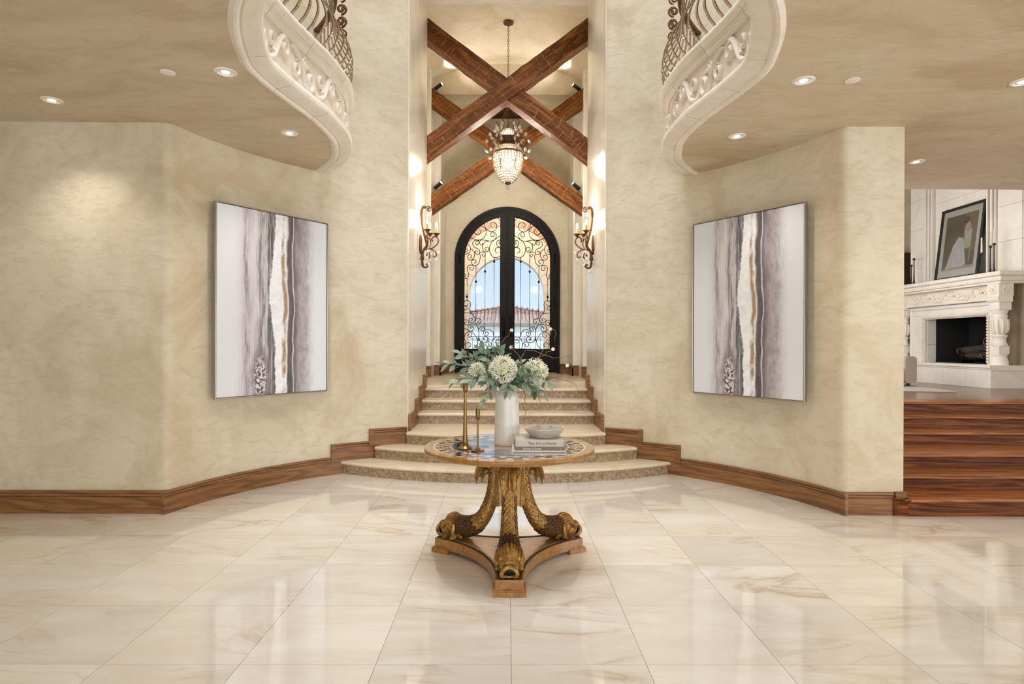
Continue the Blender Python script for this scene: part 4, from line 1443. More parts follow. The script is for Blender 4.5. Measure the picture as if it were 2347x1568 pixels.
# ------------------------------------------------------------------ paintings
def m_painting():
    t = NT('abstract_painting')
    c = t.coord()
    sp = t.n('ShaderNodeSeparateXYZ')
    t.set(sp.inputs[0], c)
    PW, PH = 1.16, 1.80
    u = t.math('ADD', t.math('DIVIDE', sp.outputs[0], PW), 0.5)
    v = t.math('DIVIDE', sp.outputs[2], PH)
    def dev(n, a): return t.math('MULTIPLY', t.math('SUBTRACT', n, 0.5), a)
    wob = dev(t.noise(t.scale(c, (0.0, 0.0, 1.6)), 1.0, 2), 0.10)
    bul = t.math('MULTIPLY', t.ramp(v, [(0.30, 0.0), (0.50, 1.0), (0.56, 1.0), (0.78, 0.15), (1.0, 0.0)]), 0.065)
    rag = dev(t.noise(t.scale(c, (1.0, 1, 1.0)), 16.0, 7, 0.7), 0.055)
    lng = dev(t.noise(t.scale(c, (7, 1, 1.1)), 1.7, 7, 0.68), 0.16)
    fin = dev(t.noise(t.scale(c, (24, 1, 3.0)), 2.2, 5, 0.7), 0.07)
    u1 = t.math('ADD', u, wob)
    ub = t.math('ADD', t.math('ADD', u1, bul), rag)
    us = t.math('ADD', t.math('ADD', u1, lng), fin)
    ur = t.math('ADD', u1, t.math('MULTIPLY', lng, 0.22))
    paper = srgb(223, 227, 233)
    left = t.ramp(us, [(0.10, paper), (0.19, srgb(200, 195, 199)), (0.225, srgb(132, 122, 130)), (0.25, srgb(194, 188, 194)), (0.30, srgb(212, 208, 212)),
                       (0.335, srgb(166, 157, 165)), (0.365, srgb(112, 103, 112)), (0.39, srgb(198, 192, 198)), (0.425, srgb(98, 90, 100)), (0.50, srgb(72, 66, 78))])
    st = t.noise(t.scale(c, (34, 1, 1.3)), 1.6, 7, 0.75)
    left = t.mix(t.ramp(st, [(0.46, 0.0), (0.66, 0.8)]), left, srgb(226, 222, 224))
    left = t.mix(t.ramp(u, [(0.10, 1.0), (0.20, 0.0)]), left, paper)
    right = t.ramp(us, [(0.57, srgb(206, 200, 198)), (0.605, srgb(112, 104, 106)), (0.645, srgb(84, 75, 82)), (0.69, srgb(128, 118, 125)),
                        (0.74, srgb(178, 169, 175)), (0.82, srgb(190, 182, 188)), (0.88, srgb(214, 210, 214)), (0.93, paper)])
    cl = t.noise(t.scale(c, (3.0, 1, 1.6)), 5.0, 9, 0.75)
    right = t.mix(t.ramp(cl, [(0.44, 0.0), (0.66, 0.65)]), right, srgb(118, 108, 117))
    right = t.mix(t.ramp(t.math('ADD', u, fin), [(0.80, 0.0), (0.90, 1.0)]), right, paper)
    thin = t.math('ABSOLUTE', t.math('SUBTRACT', ur, 0.668))
    right = t.mix(t.ramp(thin, [(0.002, 0.9), (0.006, 0.0)]), right, srgb(232, 228, 228))
    white = t.mix(t.ramp(t.noise(c, 18, 6), [(0.4, 0.0), (0.75, 0.5)]), srgb(246, 248, 252), srgb(206, 205, 210))
    gold_m = t.math('MULTIPLY', t.ramp(t.math('ADD', u1, t.math('MULTIPLY', lng, 0.35)), [(0.552, 0.0), (0.567, 1.0), (0.588, 1.0), (0.602, 0.0)]),
                    t.ramp(t.noise(t.scale(c, (2.0, 0, 1.0)), 2.6, 5, 0.65), [(0.44, 0.0), (0.54, 0.95)]))
    white = t.mix(gold_m, white, t.mix(t.noise(c, 60, 3), srgb(140, 104, 66), srgb(186, 152, 112)))
    col = t.mix(t.ramp(ub, [(0.486, 0.0), (0.494, 1.0)]), left, white)
    col = t.mix(t.ramp(t.math('ADD', ur, t.math('MULTIPLY', rag, 0.4)), [(0.600, 0.0), (0.618, 1.0)]), col, right)
    dx = t.math('DIVIDE', t.math('SUBTRACT', t.math('ADD', u, rag), 0.355), 0.105)
    dz = t.math('DIVIDE', t.math('SUBTRACT', v, 0.10), 0.20)
    rr = t.math('ADD', t.math('MULTIPLY', dx, dx), t.math('MULTIPLY', dz, dz))
    halo = t.ramp(rr, [(0.0, 0.92), (0.4, 0.7), (1.0, 0.0)])
    spl = t.noise(c, 34, 4, 0.6, 0.6)
    scol = t.ramp(spl, [(0.40, srgb(46, 36, 40)), (0.47, srgb(84, 72, 78)), (0.52, srgb(214, 206, 206)), (0.62, srgb(240, 234, 234))])
    col = t.mix(halo, col, t.mix(t.ramp(rr, [(0.18, 1.0), (0.45, 0.0)]), srgb(112, 100, 108), scol))
    t.p(Base_Color=col, Roughness=0.6)
    t.bump(t.noise(c, 380, 1), 0.08, 0.002)
    return t.m
MAT['painting'] = m_painting()
MAT['painting'].node_tree  # flat printed canvas

def painting(xs, zs, label, sgn):
    (x0, y0), (x1, y1) = xs
    w_ = math.hypot(x1 - x0, y1 - y0)
    zb, zt = zs
    h_ = zt - zb
    ang = math.atan2(y1 - y0, x1 - x0)
    root = thing('framed_painting', label, 'painting', ((x0 + x1) / 2, (y0 + y1) / 2, zb), (0, 0, ang), 'pair of tall abstract paintings')
    W2 = w_ / 2
    # local: x along, -y towards the room
    cv = MB().cbox(-W2 + 0.014, W2 - 0.014, -0.028, 0.0, 0.014, h_ - 0.014, 0.002)
    cv.build('canvas', MAT['painting'], root)
    f = MB()
    f.cbox(-W2, -W2 + 0.010, -0.038, 0.008, 0, h_, 0.002)
    f.build('frame_rail', MAT['white_metal'], root)
    MB().cbox(W2 - 0.010, W2, -0.038, 0.008, 0, h_, 0.002).build('frame_rail', MAT['white_metal'], root)
    MB().cbox(-W2 + 0.010, W2 - 0.010, -0.038, 0.008, 0, 0.010, 0.002).build('frame_rail', MAT['white_metal'], root)
    MB().cbox(-W2 + 0.010, W2 - 0.010, -0.038, 0.008, h_ - 0.010, h_, 0.002).build('frame_rail', MAT['white_metal'], root)
    MB().box(-W2 + 0.03, W2 - 0.03, 0.0, 0.012, 0.03, h_ - 0.03).build('backing_board', MAT['darkwood'], root)
    return root
def on_wall(px, off):
    k = (px - 1161.5) / F_PX
    A, B, Cc = k * k + 1, -2 * RC, RC * RC - (RR - off) ** 2
    y = (-B + math.sqrt(B * B - 4 * A * Cc)) / (2 * A)
    return (k * y, y)
pl0, pl1 = on_wall(491, 0.05), on_wall(748, 0.05)
painting((pl0, pl1), (0.93, 2.755), 'tall abstract painting in grey and white on the curved wall left of the stone stair', -1)
pr0, pr1 = on_wall(1592.5, 0.05), on_wall(1852, 0.05)
painting((pr0, pr1), (0.93, 2.755), 'tall abstract painting in plum grey and white on the curved wall beside the wooden stair', 1)

# ------------------------------------------------------------------ centre table
TX, TY, TZ = 0.022, 3.99, 0.772
table = thing('centre_table', 'round inlaid table on three gilded dolphins in the middle of the marble floor', 'table', (TX, TY, 0))
dirs = [math.radians(a) for a in (-90, 30, 150)]
def tri_outline(R, hw, rm, n=14):
    out = []
    for i in range(3):
        a, b = dirs[i], dirs[(i + 1) % 3]
        d, e = Vector((math.cos(a), math.sin(a))), Vector((-math.sin(a), math.cos(a)))
        d2, e2 = Vector((math.cos(b), math.sin(b))), Vector((-math.sin(b), math.cos(b)))
        p0, p1 = d * R + e * hw, d2 * R - e2 * hw
        mid = Vector((math.cos((a + b) / 2 if b > a else (a + b + 2 * PI) / 2), math.sin((a + b) / 2 if b > a else (a + b + 2 * PI) / 2))) * rm
        ctrl = mid * 2 - (p0 + p1) * 0.5
        out.append(tuple(d * R - e * hw))
        for k in range(n):
            t = k / n
            q = p0 * (1 - t) ** 2 + ctrl * 2 * t * (1 - t) + p1 * t * t
            out.append((q.x, q.y))
    return out
base = MB().prism(tri_outline(0.548, 0.082, 0.215), 0.026, 0.094)
base.build('plinth', MAT['burl_edge'], table, smooth=25)
for a in dirs:
    d, e = Vector((math.cos(a), math.sin(a))), Vector((-math.sin(a), math.cos(a)))
    def q(u, v): w_ = d * u + e * v; return (w_.x, w_.y)
    f = MB().prism([q(0.565, -0.098), q(0.565, 0.098), q(0.43, 0.098), q(0.43, -0.098)], 0.0, 0.030)
    f.prism([q(0.558, -0.092), q(0.558, 0.092), q(0.43, 0.092), q(0.43, -0.092)], 0.030, 0.038)
    f.build('foot', MAT['burl_edge'], table)
MB().prism(tri_outline(0.535, 0.072, 0.200), 0.094, 0.0955).build('plinth_top', MAT['burl'], table)
def loop_tube(pts, z, r, fl, m, name, bead=None):
    P = [(x, y, z) for x, y in pts]
    P.append(P[0])
    mb = MB()
    if bead:
        acc = 0.0
        for a, b in zip(P, P[1:]):
            a, b = Vector(a), Vector(b)
            L = (b - a).length
            while acc < L:
                mb.ball(a.lerp(b, acc / L), bead, 5, 3, (1, 1, 0.7))
                acc += bead * 1.7
            acc -= L
    mb.tube(P, r, 6, fl)
    return mb.build(name, m, table, smooth=60)
loop_tube(tri_outline(0.533, 0.066, 0.208), 0.0955, 0.010, 0.8, MAT['gilt_dark'], 'gilt_border', 0.008)
loop_tube(tri_outline(0.505, 0.048, 0.188), 0.0955, 0.0025, 1.0, MAT['inlay_white'], 'ivory_line')
MB().lathe([(0.105, 0.0956), (0.112, 0.0956), (0.112, 0.0962), (0.105, 0.0962), (0.105, 0.0956)], 40).build('ivory_ring', MAT['inlay_white'], table)
for k in range(8):
    a0, a1 = 2 * PI * k / 8 + 0.03, 2 * PI * (k + 1) / 8 - 0.03
    pts = [(0.045 * math.cos((a0 + a1) / 2), 0.045 * math.sin((a0 + a1) / 2))] + [((0.088 + 0.012 * math.sin(PI * t)) * math.cos(a0 + (a1 - a0) * t), (0.088 + 0.012 * math.sin(PI * t)) * math.sin(a0 + (a1 - a0) * t)) for t in (0, .25, .5, .75, 1)]
    MB().prism(pts, 0.0955, 0.0961).build('medallion_petal', MAT['inlay_blue' if k % 2 else 'inlay_pink'], table)
# column
hexp = []
for k in range(3):
    a = dirs[k] + PI / 3
    d, e = Vector((math.cos(a), math.sin(a))), Vector((-math.sin(a), math.cos(a)))
    for s in (-1, 1):
        w_ = d * 0.098 + e * (s * 0.040)
        hexp.append((w_.x, w_.y))
MB().prism(hexp, 0.395, 0.738).build('column', MAT['burl'], table)
cap = MB()
for k in range(3):
    a = dirs[k] + PI / 3
    d, e = Vector((math.cos(a), math.sin(a))), Vector((-math.sin(a), math.cos(a)))
    for j in range(16):
        zz = 0.40 + 0.016 * j
        for s in (-1, 0, 1):
            w_ = d * 0.100 + e * (s * 0.022 * (1 - j / 18))
            cap.ball((w_.x, w_.y, zz), 0.013 * (1 - j / 24), 5, 3, (1, 1, 1.3))
cap.build('column_carving', MAT['gilt'], table, smooth=60, kind='stuff')
# dolphins
def dolphin():
    parts = {}
    path = [(0.098, 0.735), (0.108, 0.64), (0.114, 0.54), (0.126, 0.45), (0.155, 0.36), (0.20, 0.275), (0.26, 0.215), (0.325, 0.188), (0.385, 0.18), (0.42, 0.18)]
    rad = [0.028, 0.036, 0.040, 0.042, 0.045, 0.050, 0.060, 0.068, 0.070, 0.062]
    P = catmull([(r, 0, z) for r, z in path], 5)
    R = [v.x for v in catmull([(r, 0, 0) for r in rad], 5)]
    parts['body'] = (MB().tube(P, R, 14), 'gilt')
    # overlapping scales on the thick part, acanthus leaves on the shaft
    scl, lef = MB(), MB()
    for i in range(3, len(P) - 1):
        t = (P[min(i + 1, len(P) - 1)] - P[i - 1]).normalized()
        side = Vector((0, 1, 0))
        up = t.cross(side)
        thick = i > 28
        n = 11 if thick else 11
        for k in range(n):
            a = 2 * PI * (k + 0.5 * (i % 2)) / n
            o = side * math.cos(a) + up * math.sin(a)
            M3 = Matrix((t, o.cross(t), o)).transposed()
            c = P[i] + o * (R[i] * 0.97)
            if thick:
                scl.ball(c, 0.017, 5, 4, (1.0, 0.9, 0.55), M3)
            else:
                lf = 0.026 + 0.006 * math.sin(i)
                tip = c + t * lf + o * (0.012 if abs(math.cos(a)) > 0.75 else 0.002)
                e2 = o.cross(t) * (R[i] * 0.30)
                b0, b1 = c - e2 - t * 0.012, c + e2 - t * 0.012
                top = c + o * 0.006
                lef.add([b0, b1, tip, top, c - o * 0.01], [(0, 3, 2), (3, 1, 2), (0, 4, 1, 3), (0, 2, 4), (4, 2, 1)])
    parts['scales'] = (scl, 'gilt_dark')
    parts['acanthus_leaves'] = (lef, 'gilt')
    hd = MB()
    hd.ball((0.448, 0, 0.185), 0.074, 16, 12, (0.95, 0.88, 1.0))
    hd.tube(catmull([(0.45, 0, 0.175), (0.49, 0, 0.158), (0.522, 0, 0.145)], 4), [0.066, 0.065, 0.064, 0.062, 0.060, 0.057, 0.054, 0.050, 0.046], 14)
    # brow and mane
    for s in (-1, 1):
        for j in range(5):
            y = s * (0.010 + 0.013 * j)
            hd.tube(catmull([(0.385, y * 1.15, 0.235 - 0.010 * j), (0.43, y * 1.2, 0.262 - 0.010 * j), (0.475, y * 1.2, 0.250 - 0.013 * j), (0.505, y * 1.0, 0.215 - 0.012 * j)], 4), 0.0095, 5)
        hd.ball((0.492, s * 0.052, 0.197), 0.0155, 8, 6)
        hd.tube(catmull([(0.40, s * 0.064, 0.215), (0.395, s * 0.078, 0.17), (0.405, s * 0.070, 0.125), (0.43, s * 0.05, 0.105)], 4), 0.014, 6)
    parts['head'] = (hd, 'gilt')
    lip = MB()
    d = Vector((0.86, 0, -0.5)).normalized()
    u = Vector((0.5, 0, 0.86)).normalized()
    c = Vector((0.528, 0, 0.140))
    ring = [c + Vector((0, 1, 0)) * (0.046 * math.cos(2 * PI * k / 18)) + u * (0.040 * math.sin(2 * PI * k / 18)) + d * (0.018 + 0.008 * math.cos(4 * PI * k / 18)) for k in range(19)]
    lip.tube(ring, 0.0125, 7, caps=False)
    lip.tube(catmull([(0.505, -0.05, 0.172), (0.535, -0.03, 0.186), (0.543, 0, 0.190), (0.535, 0.03, 0.186), (0.505, 0.05, 0.172)], 4), 0.012, 6)
    parts['lips'] = (lip, 'gilt')
    mo = MB()
    disc = [c + d * 0.004 + Vector((0, 1, 0)) * (0.040 * math.cos(2 * PI * k / 16)) + u * (0.033 * math.sin(2 * PI * k / 16)) for k in range(16)]
    mo.add([p + d * 0.010 for p in disc], [tuple(range(16))])
    parts['mouth'] = (mo, 'black')
    for s in (-1, 1):
        fin = MB()
        for j in range(6):
            a = 0.25 + 0.42 * j
            fin.tube([(0.37, s * 0.055, 0.105), (0.37 + 0.05 * math.cos(a), s * 0.075, 0.100 + 0.045 * math.sin(a))], [0.006, 0.012], 5)
        parts['shell_fin' + ('' if s < 0 else '_')] = (fin, 'gilt')
    tail = MB()
    for s in (-0.5, 0.5):
        tail.tube(catmull([(0.095, s * 0.03, 0.60), (0.135, s * 0.05, 0.645), (0.185, s * 0.07, 0.635), (0.222, s * 0.075, 0.575), (0.238, s * 0.07, 0.495)], 5),
                  [0.030, 0.032, 0.034, 0.036, 0.038, 0.039, 0.040, 0.040, 0.040, 0.040, 0.039, 0.037, 0.035, 0.032, 0.029, 0.026, 0.022, 0.018, 0.013, 0.008, 0.003], 8, 0.55)
    for j in range(5):
        s = -0.04 + 0.02 * j
        tail.tube(catmull([(0.12, s * 0.6, 0.64), (0.17, s * 1.2, 0.668), (0.225, s * 1.3, 0.605), (0.245, s * 1.1, 0.535)], 4), 0.006, 5)
    tail.ball((0.175, 0, 0.585), 0.024, 8, 6)
    parts['tail_fin'] = (tail, 'gilt')
    return parts
dp = dolphin()
dp_me = {k: v[0].mesh(k, MAT[v[1]], 50) for k, v in dp.items()}
for a in dirs:
    dl = link('dolphin', None, table)
    dl.rotation_euler = (0, 0, a)
    for k, me in dp_me.items():
        link(k.strip('_'), me, dl)
# top
MB().lathe([(0.0, 0.738), (0.545, 0.738), (0.557, 0.742), (0.560, 0.750), (0.560, 0.766), (0.556, TZ), (0.0, TZ)], 96).build('tabletop', MAT['burl_edge'], table, smooth=30)
def ring_part(name, r0, r1, m, z=0.0006):
    MB().lathe([(r0, TZ - 0.001), (r1, TZ - 0.001), (r1, TZ + z), (r0, TZ + z), (r0, TZ - 0.001)], 96).build(name, MAT[m], table)
ring_part('veneer_ring', 0.500, 0.556, 'burl', 0.0004)
ring_part('ivory_line', 0.494, 0.500, 'inlay_white', 0.0008)
ring_part('pink_ring', 0.391, 0.494, 'inlay_pink', 0.0004)
ring_part('ivory_line', 0.385, 0.391, 'inlay_white', 0.0008)
ring_part('grey_ring', 0.345, 0.385, 'inlay_grey', 0.0004)
ring_part('dark_ring', 0.333, 0.345, 'inlay_black', 0.0008)
def pol(r, a): return (r * math.cos(a), r * math.sin(a))
NS = 30
st = 2 * PI / NS
def bow(r0, r1, w0, w1, wm):
    rm = (r0 + r1) / 2
    return [pol(r0, -w0 * st), pol(r0, w0 * st), pol(rm, wm * st), pol(r1, w1 * st), pol(r1, -w1 * st), pol(rm, -wm * st)]
out_me = {m: MB().prism(bow(0.447, 0.489, 0.34, 0.36, 0.20), TZ, TZ + 0.0010).mesh('inlay_piece', MAT[m]) for m in ('inlay_black', 'inlay_grey')}
in_me = {m: MB().prism(bow(0.396, 0.438, 0.36, 0.34, 0.20), TZ, TZ + 0.0010).mesh('inlay_piece', MAT[m]) for m in ('inlay_black', 'inlay_grey')}
for k in range(NS):
    o = link('inlay_piece', out_me['inlay_black' if k % 3 else 'inlay_grey'], table)
    o.rotation_euler = (0, 0, k * st)
    o = link('inlay_piece', in_me['inlay_black' if (k + 1) % 3 else 'inlay_grey'], table)
    o.rotation_euler = (0, 0, (k + 0.5) * st)
for k in range(12):
    a0, a1 = 2 * PI * k / 12 + 0.006, 2 * PI * (k + 1) / 12 - 0.006
    q = [pol(0.332, a0 + (a1 - a0) * t / 4) for t in range(5)] + [pol(0.15, a1), pol(0.15, a0)]
    MB().prism(q, TZ - 0.001, TZ + 0.0006).build('inlay_wedge', MAT[('inlay_grey', 'inlay_pink', 'inlay_black', 'inlay_pink')[k % 4]], table)
MB().lathe([(0, TZ - 0.001), (0.148, TZ - 0.001), (0.148, TZ + 0.0006), (0, TZ + 0.0006)], 48).build('centre_disc', MAT['inlay_pink'], table)
TT = TZ + 0.0011

# ------------------------------------------------------------------ vase
MAT['ceramic'] = plain('white_ceramic', srgb(232, 229, 222), 0.3, var=0.04, vscale=6, bump=0.12, bscale=25)
VX, VY = 0.006, 4.045
vase = thing('ceramic_vase', 'tall white ceramic milk-can vase holding the leafy bouquet', 'vase', (VX, VY, TT))
prof = [(0.0, 0.0), (0.080, 0.0), (0.084, 0.004), (0.0845, 0.03)]
for k in range(12):
    z = 0.04 + 0.275 * k / 11
    r = 0.0845 - 0.006 * k / 11
    prof += [(r + 0.0007, z), (r - 0.0004, z + 0.012)]
prof += [(0.0775, 0.330), (0.070, 0.342), (0.058, 0.350), (0.055, 0.358), (0.057, 0.372), (0.0595, 0.380), (0.0575, 0.384), (0.053, 0.380), (0.050, 0.355), (0.066, 0.335), (0.066, 0.10), (0, 0.09)]
MB().lathe(prof, 48).build('body', MAT['ceramic'], vase, smooth=50)
MB().lathe([(0.0825, 0.026), (0.0858, 0.027), (0.0858, 0.030), (0.0825, 0.031)], 48).build('foot_band', MAT['ceramic'], vase, smooth=50)
MB().lathe([(0.0775, 0.322), (0.0800, 0.324), (0.0800, 0.327), (0.0765, 0.330)], 48).build('shoulder_band', MAT['ceramic'], vase, smooth=50)
VZ = TT + 0.375

# ------------------------------------------------------------------ bouquet
def m_leaf():
    t = NT('dusty_green_leaf')
    c = t.coord()
    r = t.rand()
    col = t.ramp(t.math('ADD', t.math('MULTIPLY', r, 0.6), t.math('MULTIPLY', t.noise(c, 30, 3), 0.4)), [(0.15, srgb(80, 100, 78)), (0.5, srgb(122, 140, 116)), (0.85, srgb(176, 188, 162))])
    t.p(Base_Color=col, Roughness=0.6)
    return t.m
MAT['leaf'] = m_leaf()
MAT['stem'] = plain('green_stem', srgb(112, 116, 84), 0.7, var=0.2, vscale=40)
MAT['twig'] = plain('brown_twig', srgb(128, 98, 74), 0.7, var=0.25, vscale=60)
MAT['petal'] = plain('cream_petal', srgb(246, 242, 222), 0.6, var=0.05, vscale=30)
MAT['floret_green'] = plain('pale_green_floret', srgb(196, 206, 130), 0.6, var=0.15, vscale=30)
def leaf_mesh(L, W, curl):
    vs, fs = [], []
    prof = [0.0, 0.42, 0.82, 1.0, 0.88, 0.52, 0.0]
    n = len(prof) - 1
    for i, w_ in enumerate(prof):
        t = i / n
        x = L * t
        z = -curl * L * t * t
        hw = W * w_
        if i in (0, n): vs.append((x, 0, z))
        else: vs += [(x, -hw, z + 0.22 * hw), (x, 0, z), (x, hw, z + 0.22 * hw)]
    fs = [(0, 1, 2), (0, 2, 3)]
    for i in range(n - 2):
        a = 1 + 3 * i
        fs += [(a, a + 3, a + 4, a + 1), (a + 1, a + 4, a + 5, a + 2)]
    a = 1 + 3 * (n - 2)
    fs += [(a, 3 * (n - 1) + 1, a + 1), (a + 1, 3 * (n - 1) + 1, a + 2)]
    return MB().add(vs, fs).mesh('leaf', MAT['leaf'], 80)
leaf_mes = [leaf_mesh(0.078, 0.0185, 0.12), leaf_mesh(0.066, 0.0165, 0.3), leaf_mesh(0.088, 0.020, 0.2), leaf_mesh(0.055, 0.015, 0.05)]
def wpt(px, py, dy): return at(px, py, VY + dy)
BR = [
 ((1028, 834), -0.04, 11, 'dusty green leaf spray reaching furthest left from the vase'),
 ((1044, 874), -0.10, 9, 'dusty green leaf spray drooping at the lower far left of the bouquet'),
 ((1060, 812), 0.02, 10, 'dusty green leaf spray rising to the upper left of the bouquet'),
 ((1100, 802), 0.05, 10, 'dusty green leaf spray against the left door leaf'),
 ((1142, 800), -0.04, 11, 'tallest dusty green leaf spray, upright over the middle flower'),
 ((1078, 872), -0.14, 9, 'dusty green leaf spray above the tall candlestick'),
 ((1112, 912), -0.14, 9, 'dusty green leaf spray hanging lowest, left of the vase neck'),
 ((1085, 838), 0.09, 8, 'dusty green leaf spray at the back of the left half of the bouquet'),
 ((1205, 842), -0.12, 9, 'dusty green leaf spray between the two large flower heads'),
 ((1240, 902), -0.08, 10, 'dusty green leaf spray hanging lowest right of the vase neck'),
 ((1258, 874), 0.02, 9, 'dusty green leaf spray reaching furthest right from the vase'),
 ((1216, 886), -0.15, 9, 'dusty green leaf spray under the right flower head'),
 ((1190, 836), 0.09, 8, 'dusty green leaf spray behind the middle flower head'),
 ((1168, 893), -0.13, 6, 'short dusty green leaf spray over the vase rim'),
 ((1230, 862), -0.16, 8, 'dusty green leaf spray crossing in front of the right flower head'),
 ((1120, 868), -0.15, 8, 'dusty green leaf spray just left of the middle flower head')]
rnd = random.Random(5)
for (tip, dy, nl, lab) in BR:
    T3 = wpt(tip[0], tip[1], dy)
    B0 = Vector((VX + rnd.uniform(-0.02, 0.02), VY + rnd.uniform(-0.02, 0.02), VZ - 0.10))
    B1 = Vector((VX + (T3.x - VX) * 0.12, VY + (T3.y - VY) * 0.15, VZ + 0.02))
    side = Vector((T3.x - VX, T3.y - VY, 0))
    up = max(0.05, T3.z - VZ)
    Mi = Vector((VX + (T3.x - VX) * 0.55, VY + (T3.y - VY) * 0.6, max(VZ + 0.05, (VZ + T3.z) / 2 + 0.045)))
    path = catmull([B0, B1, Mi, T3], 8)
    br = thing('leafy_branch', lab, 'leafy branch', B0, (0, 0, 0), 'leaf sprays in the vase')
    loc = [p - B0 for p in path]
    MB().tube(loc, [0.0032 - 0.0018 * k / (len(loc) - 1) for k in range(len(loc))], 5).build('stem', MAT['stem'], br, smooth=60)
    N_ = int(nl * 2.3)
    for k in range(N_):
        t = 0.30 + 0.70 * k / (N_ - 1)
        i = min(len(loc) - 2, int(t * (len(loc) - 1)))
        p = loc[i].lerp(loc[i + 1], t * (len(loc) - 1) - i)
        d = (loc[i + 1] - loc[i]).normalized()
        a_, b_ = frame_of(d)
        th = k * 2.4 + rnd.uniform(-0.4, 0.4)
        o = a_ * math.cos(th) + b_ * math.sin(th)
        dd = (d * rnd.uniform(0.5, 0.9) + o * rnd.uniform(0.6, 0.9)).normalized() if k < N_ - 1 else d
        nrm = (Vector((0, -0.5, 0.8)) + o * 0.4 + Vector((rnd.uniform(-.4, .4), rnd.uniform(-.4, .4), 0)))
        y_ = nrm.cross(dd)
        if y_.length < 1e-3: y_ = Vector((0, 1, 0))
        y_.normalize()
        z_ = dd.cross(y_)
        lf = link('leaf', rnd.choice(leaf_mes), br)
        lf.matrix_local = Matrix.Translation(p) @ Matrix((dd, y_, z_)).transposed().to_4x4()

def flower(cpx, cpy, dy, R, lab, nf, seed):
    c = wpt(cpx, cpy, dy)
    B0 = Vector((VX, VY, VZ - 0.12))
    r_ = random.Random(seed)
    fl = thing('flower_stem', lab, 'flower', B0, (0, 0, 0), 'cream globe flowers in the vase')
    cl = c - B0
    MB().tube(catmull([(0, 0, 0), (cl.x * 0.2, cl.y * 0.2, 0.13), (cl.x, cl.y, cl.z)], 6), 0.004, 6).build('stem', MAT['stem'], fl, smooth=60)
    core = MB().ball(cl, R * 0.45, 12, 8)
    core.build('flower_core', MAT['floret_green'], fl, smooth=60)
    pet, gr = MB(), MB()
    for k in range(nf):
        z = 1 - 2 * (k + 0.5) / nf
        a = k * 2.39996
        n_ = Vector((math.sqrt(1 - z * z) * math.cos(a), math.sqrt(1 - z * z) * math.sin(a), z))
        n_ = (n_ + Vector((r_.uniform(-.12, .12), r_.uniform(-.12, .12), r_.uniform(-.12, .12)))).normalized()
        u, v = frame_of(n_)
        q = cl + n_ * (R * r_.uniform(0.66, 0.92))
        gr.tube([cl + n_ * R * 0.5, q], 0.0013, 3, caps=False)
        ph = r_.uniform(0, 6)
        for j in range(5):
            b = ph + 2 * PI * j / 5
            o = u * math.cos(b) + v * math.sin(b)
            s = n_.cross(o)
            L = r_.uniform(0.017, 0.026)
            pet.add([q, q + o * L * 0.55 + s * 0.0042 + n_ * L * 0.75, q + o * L + n_ * L * 0.95, q + o * L * 0.55 - s * 0.0042 + n_ * L * 0.75], [(0, 1, 2, 3)])
    pet.build('florets', MAT['petal'], fl, kind='stuff')
    gr.build('floret_stalks', MAT['floret_green'], fl, kind='stuff')
flower(1154, 846, -0.11, 0.086, 'round cream flower head at the middle of the bouquet, facing the camera', 150, 1)
flower(1226, 852, 0.0, 0.082, 'round cream flower head on the right side of the bouquet', 130, 2)
flower(1094, 852, -0.03, 0.050, 'small cream flower head half hidden by leaves on the left', 70, 3)

TW = [
 ([(1163, 880), (1160, 830), (1152, 805), (1150, 785), (1165, 770), (1173, 757)], 0.0, [(1173, 757)], 'curly twig rising straight up in front of the door stiles'),
 ([(1190, 870), (1215, 838), (1240, 818), (1258, 806), (1268, 800)], -0.03, [(1268, 800)], 'curly twig ending in a blossom at the right door stile'),
 ([(1180, 870), (1195, 825), (1206, 803), (1230, 806), (1262, 818), (1285, 820), (1312, 812)], 0.03, [], 'long wavy twig reaching out to the upper right'),
 ([(1190, 870), (1196, 830), (1184, 808), (1172, 797), (1180, 792)], 0.05, [(1172, 796)], 'short curly twig beside the right door leaf grille'),
 ([(1190, 880), (1240, 862), (1275, 867), (1305, 874), (1320, 882), (1326, 896)], -0.02, [], 'thin twig drooping over the upper stair at far right'),
 ([(1190, 880), (1245, 866), (1280, 864), (1298, 853), (1302, 838)], -0.06, [(1301, 837)], 'thin twig turning up to a blossom at far right'),
 ([(1175, 885), (1200, 893), (1205, 915), (1199, 933), (1206, 945), (1202, 953)], -0.12, [], 'fine twig curling down right of the vase'),
 ([(1140, 880), (1100, 845), (1080, 820), (1072, 806), (1062, 806), (1056, 812)], 0.04, [(1056, 812)], 'curly twig with a blossom at the upper left of the bouquet'),
 ([(1195, 870), (1235, 820), (1252, 785), (1268, 755), (1274, 764), (1271, 780)], 0.06, [(1262, 754)], 'highest twig on the right, bent over at its tip'),
 ([(1185, 885), (1230, 880), (1252, 893), (1268, 912)], -0.10, [], 'fine twig hanging below the right leaves')]
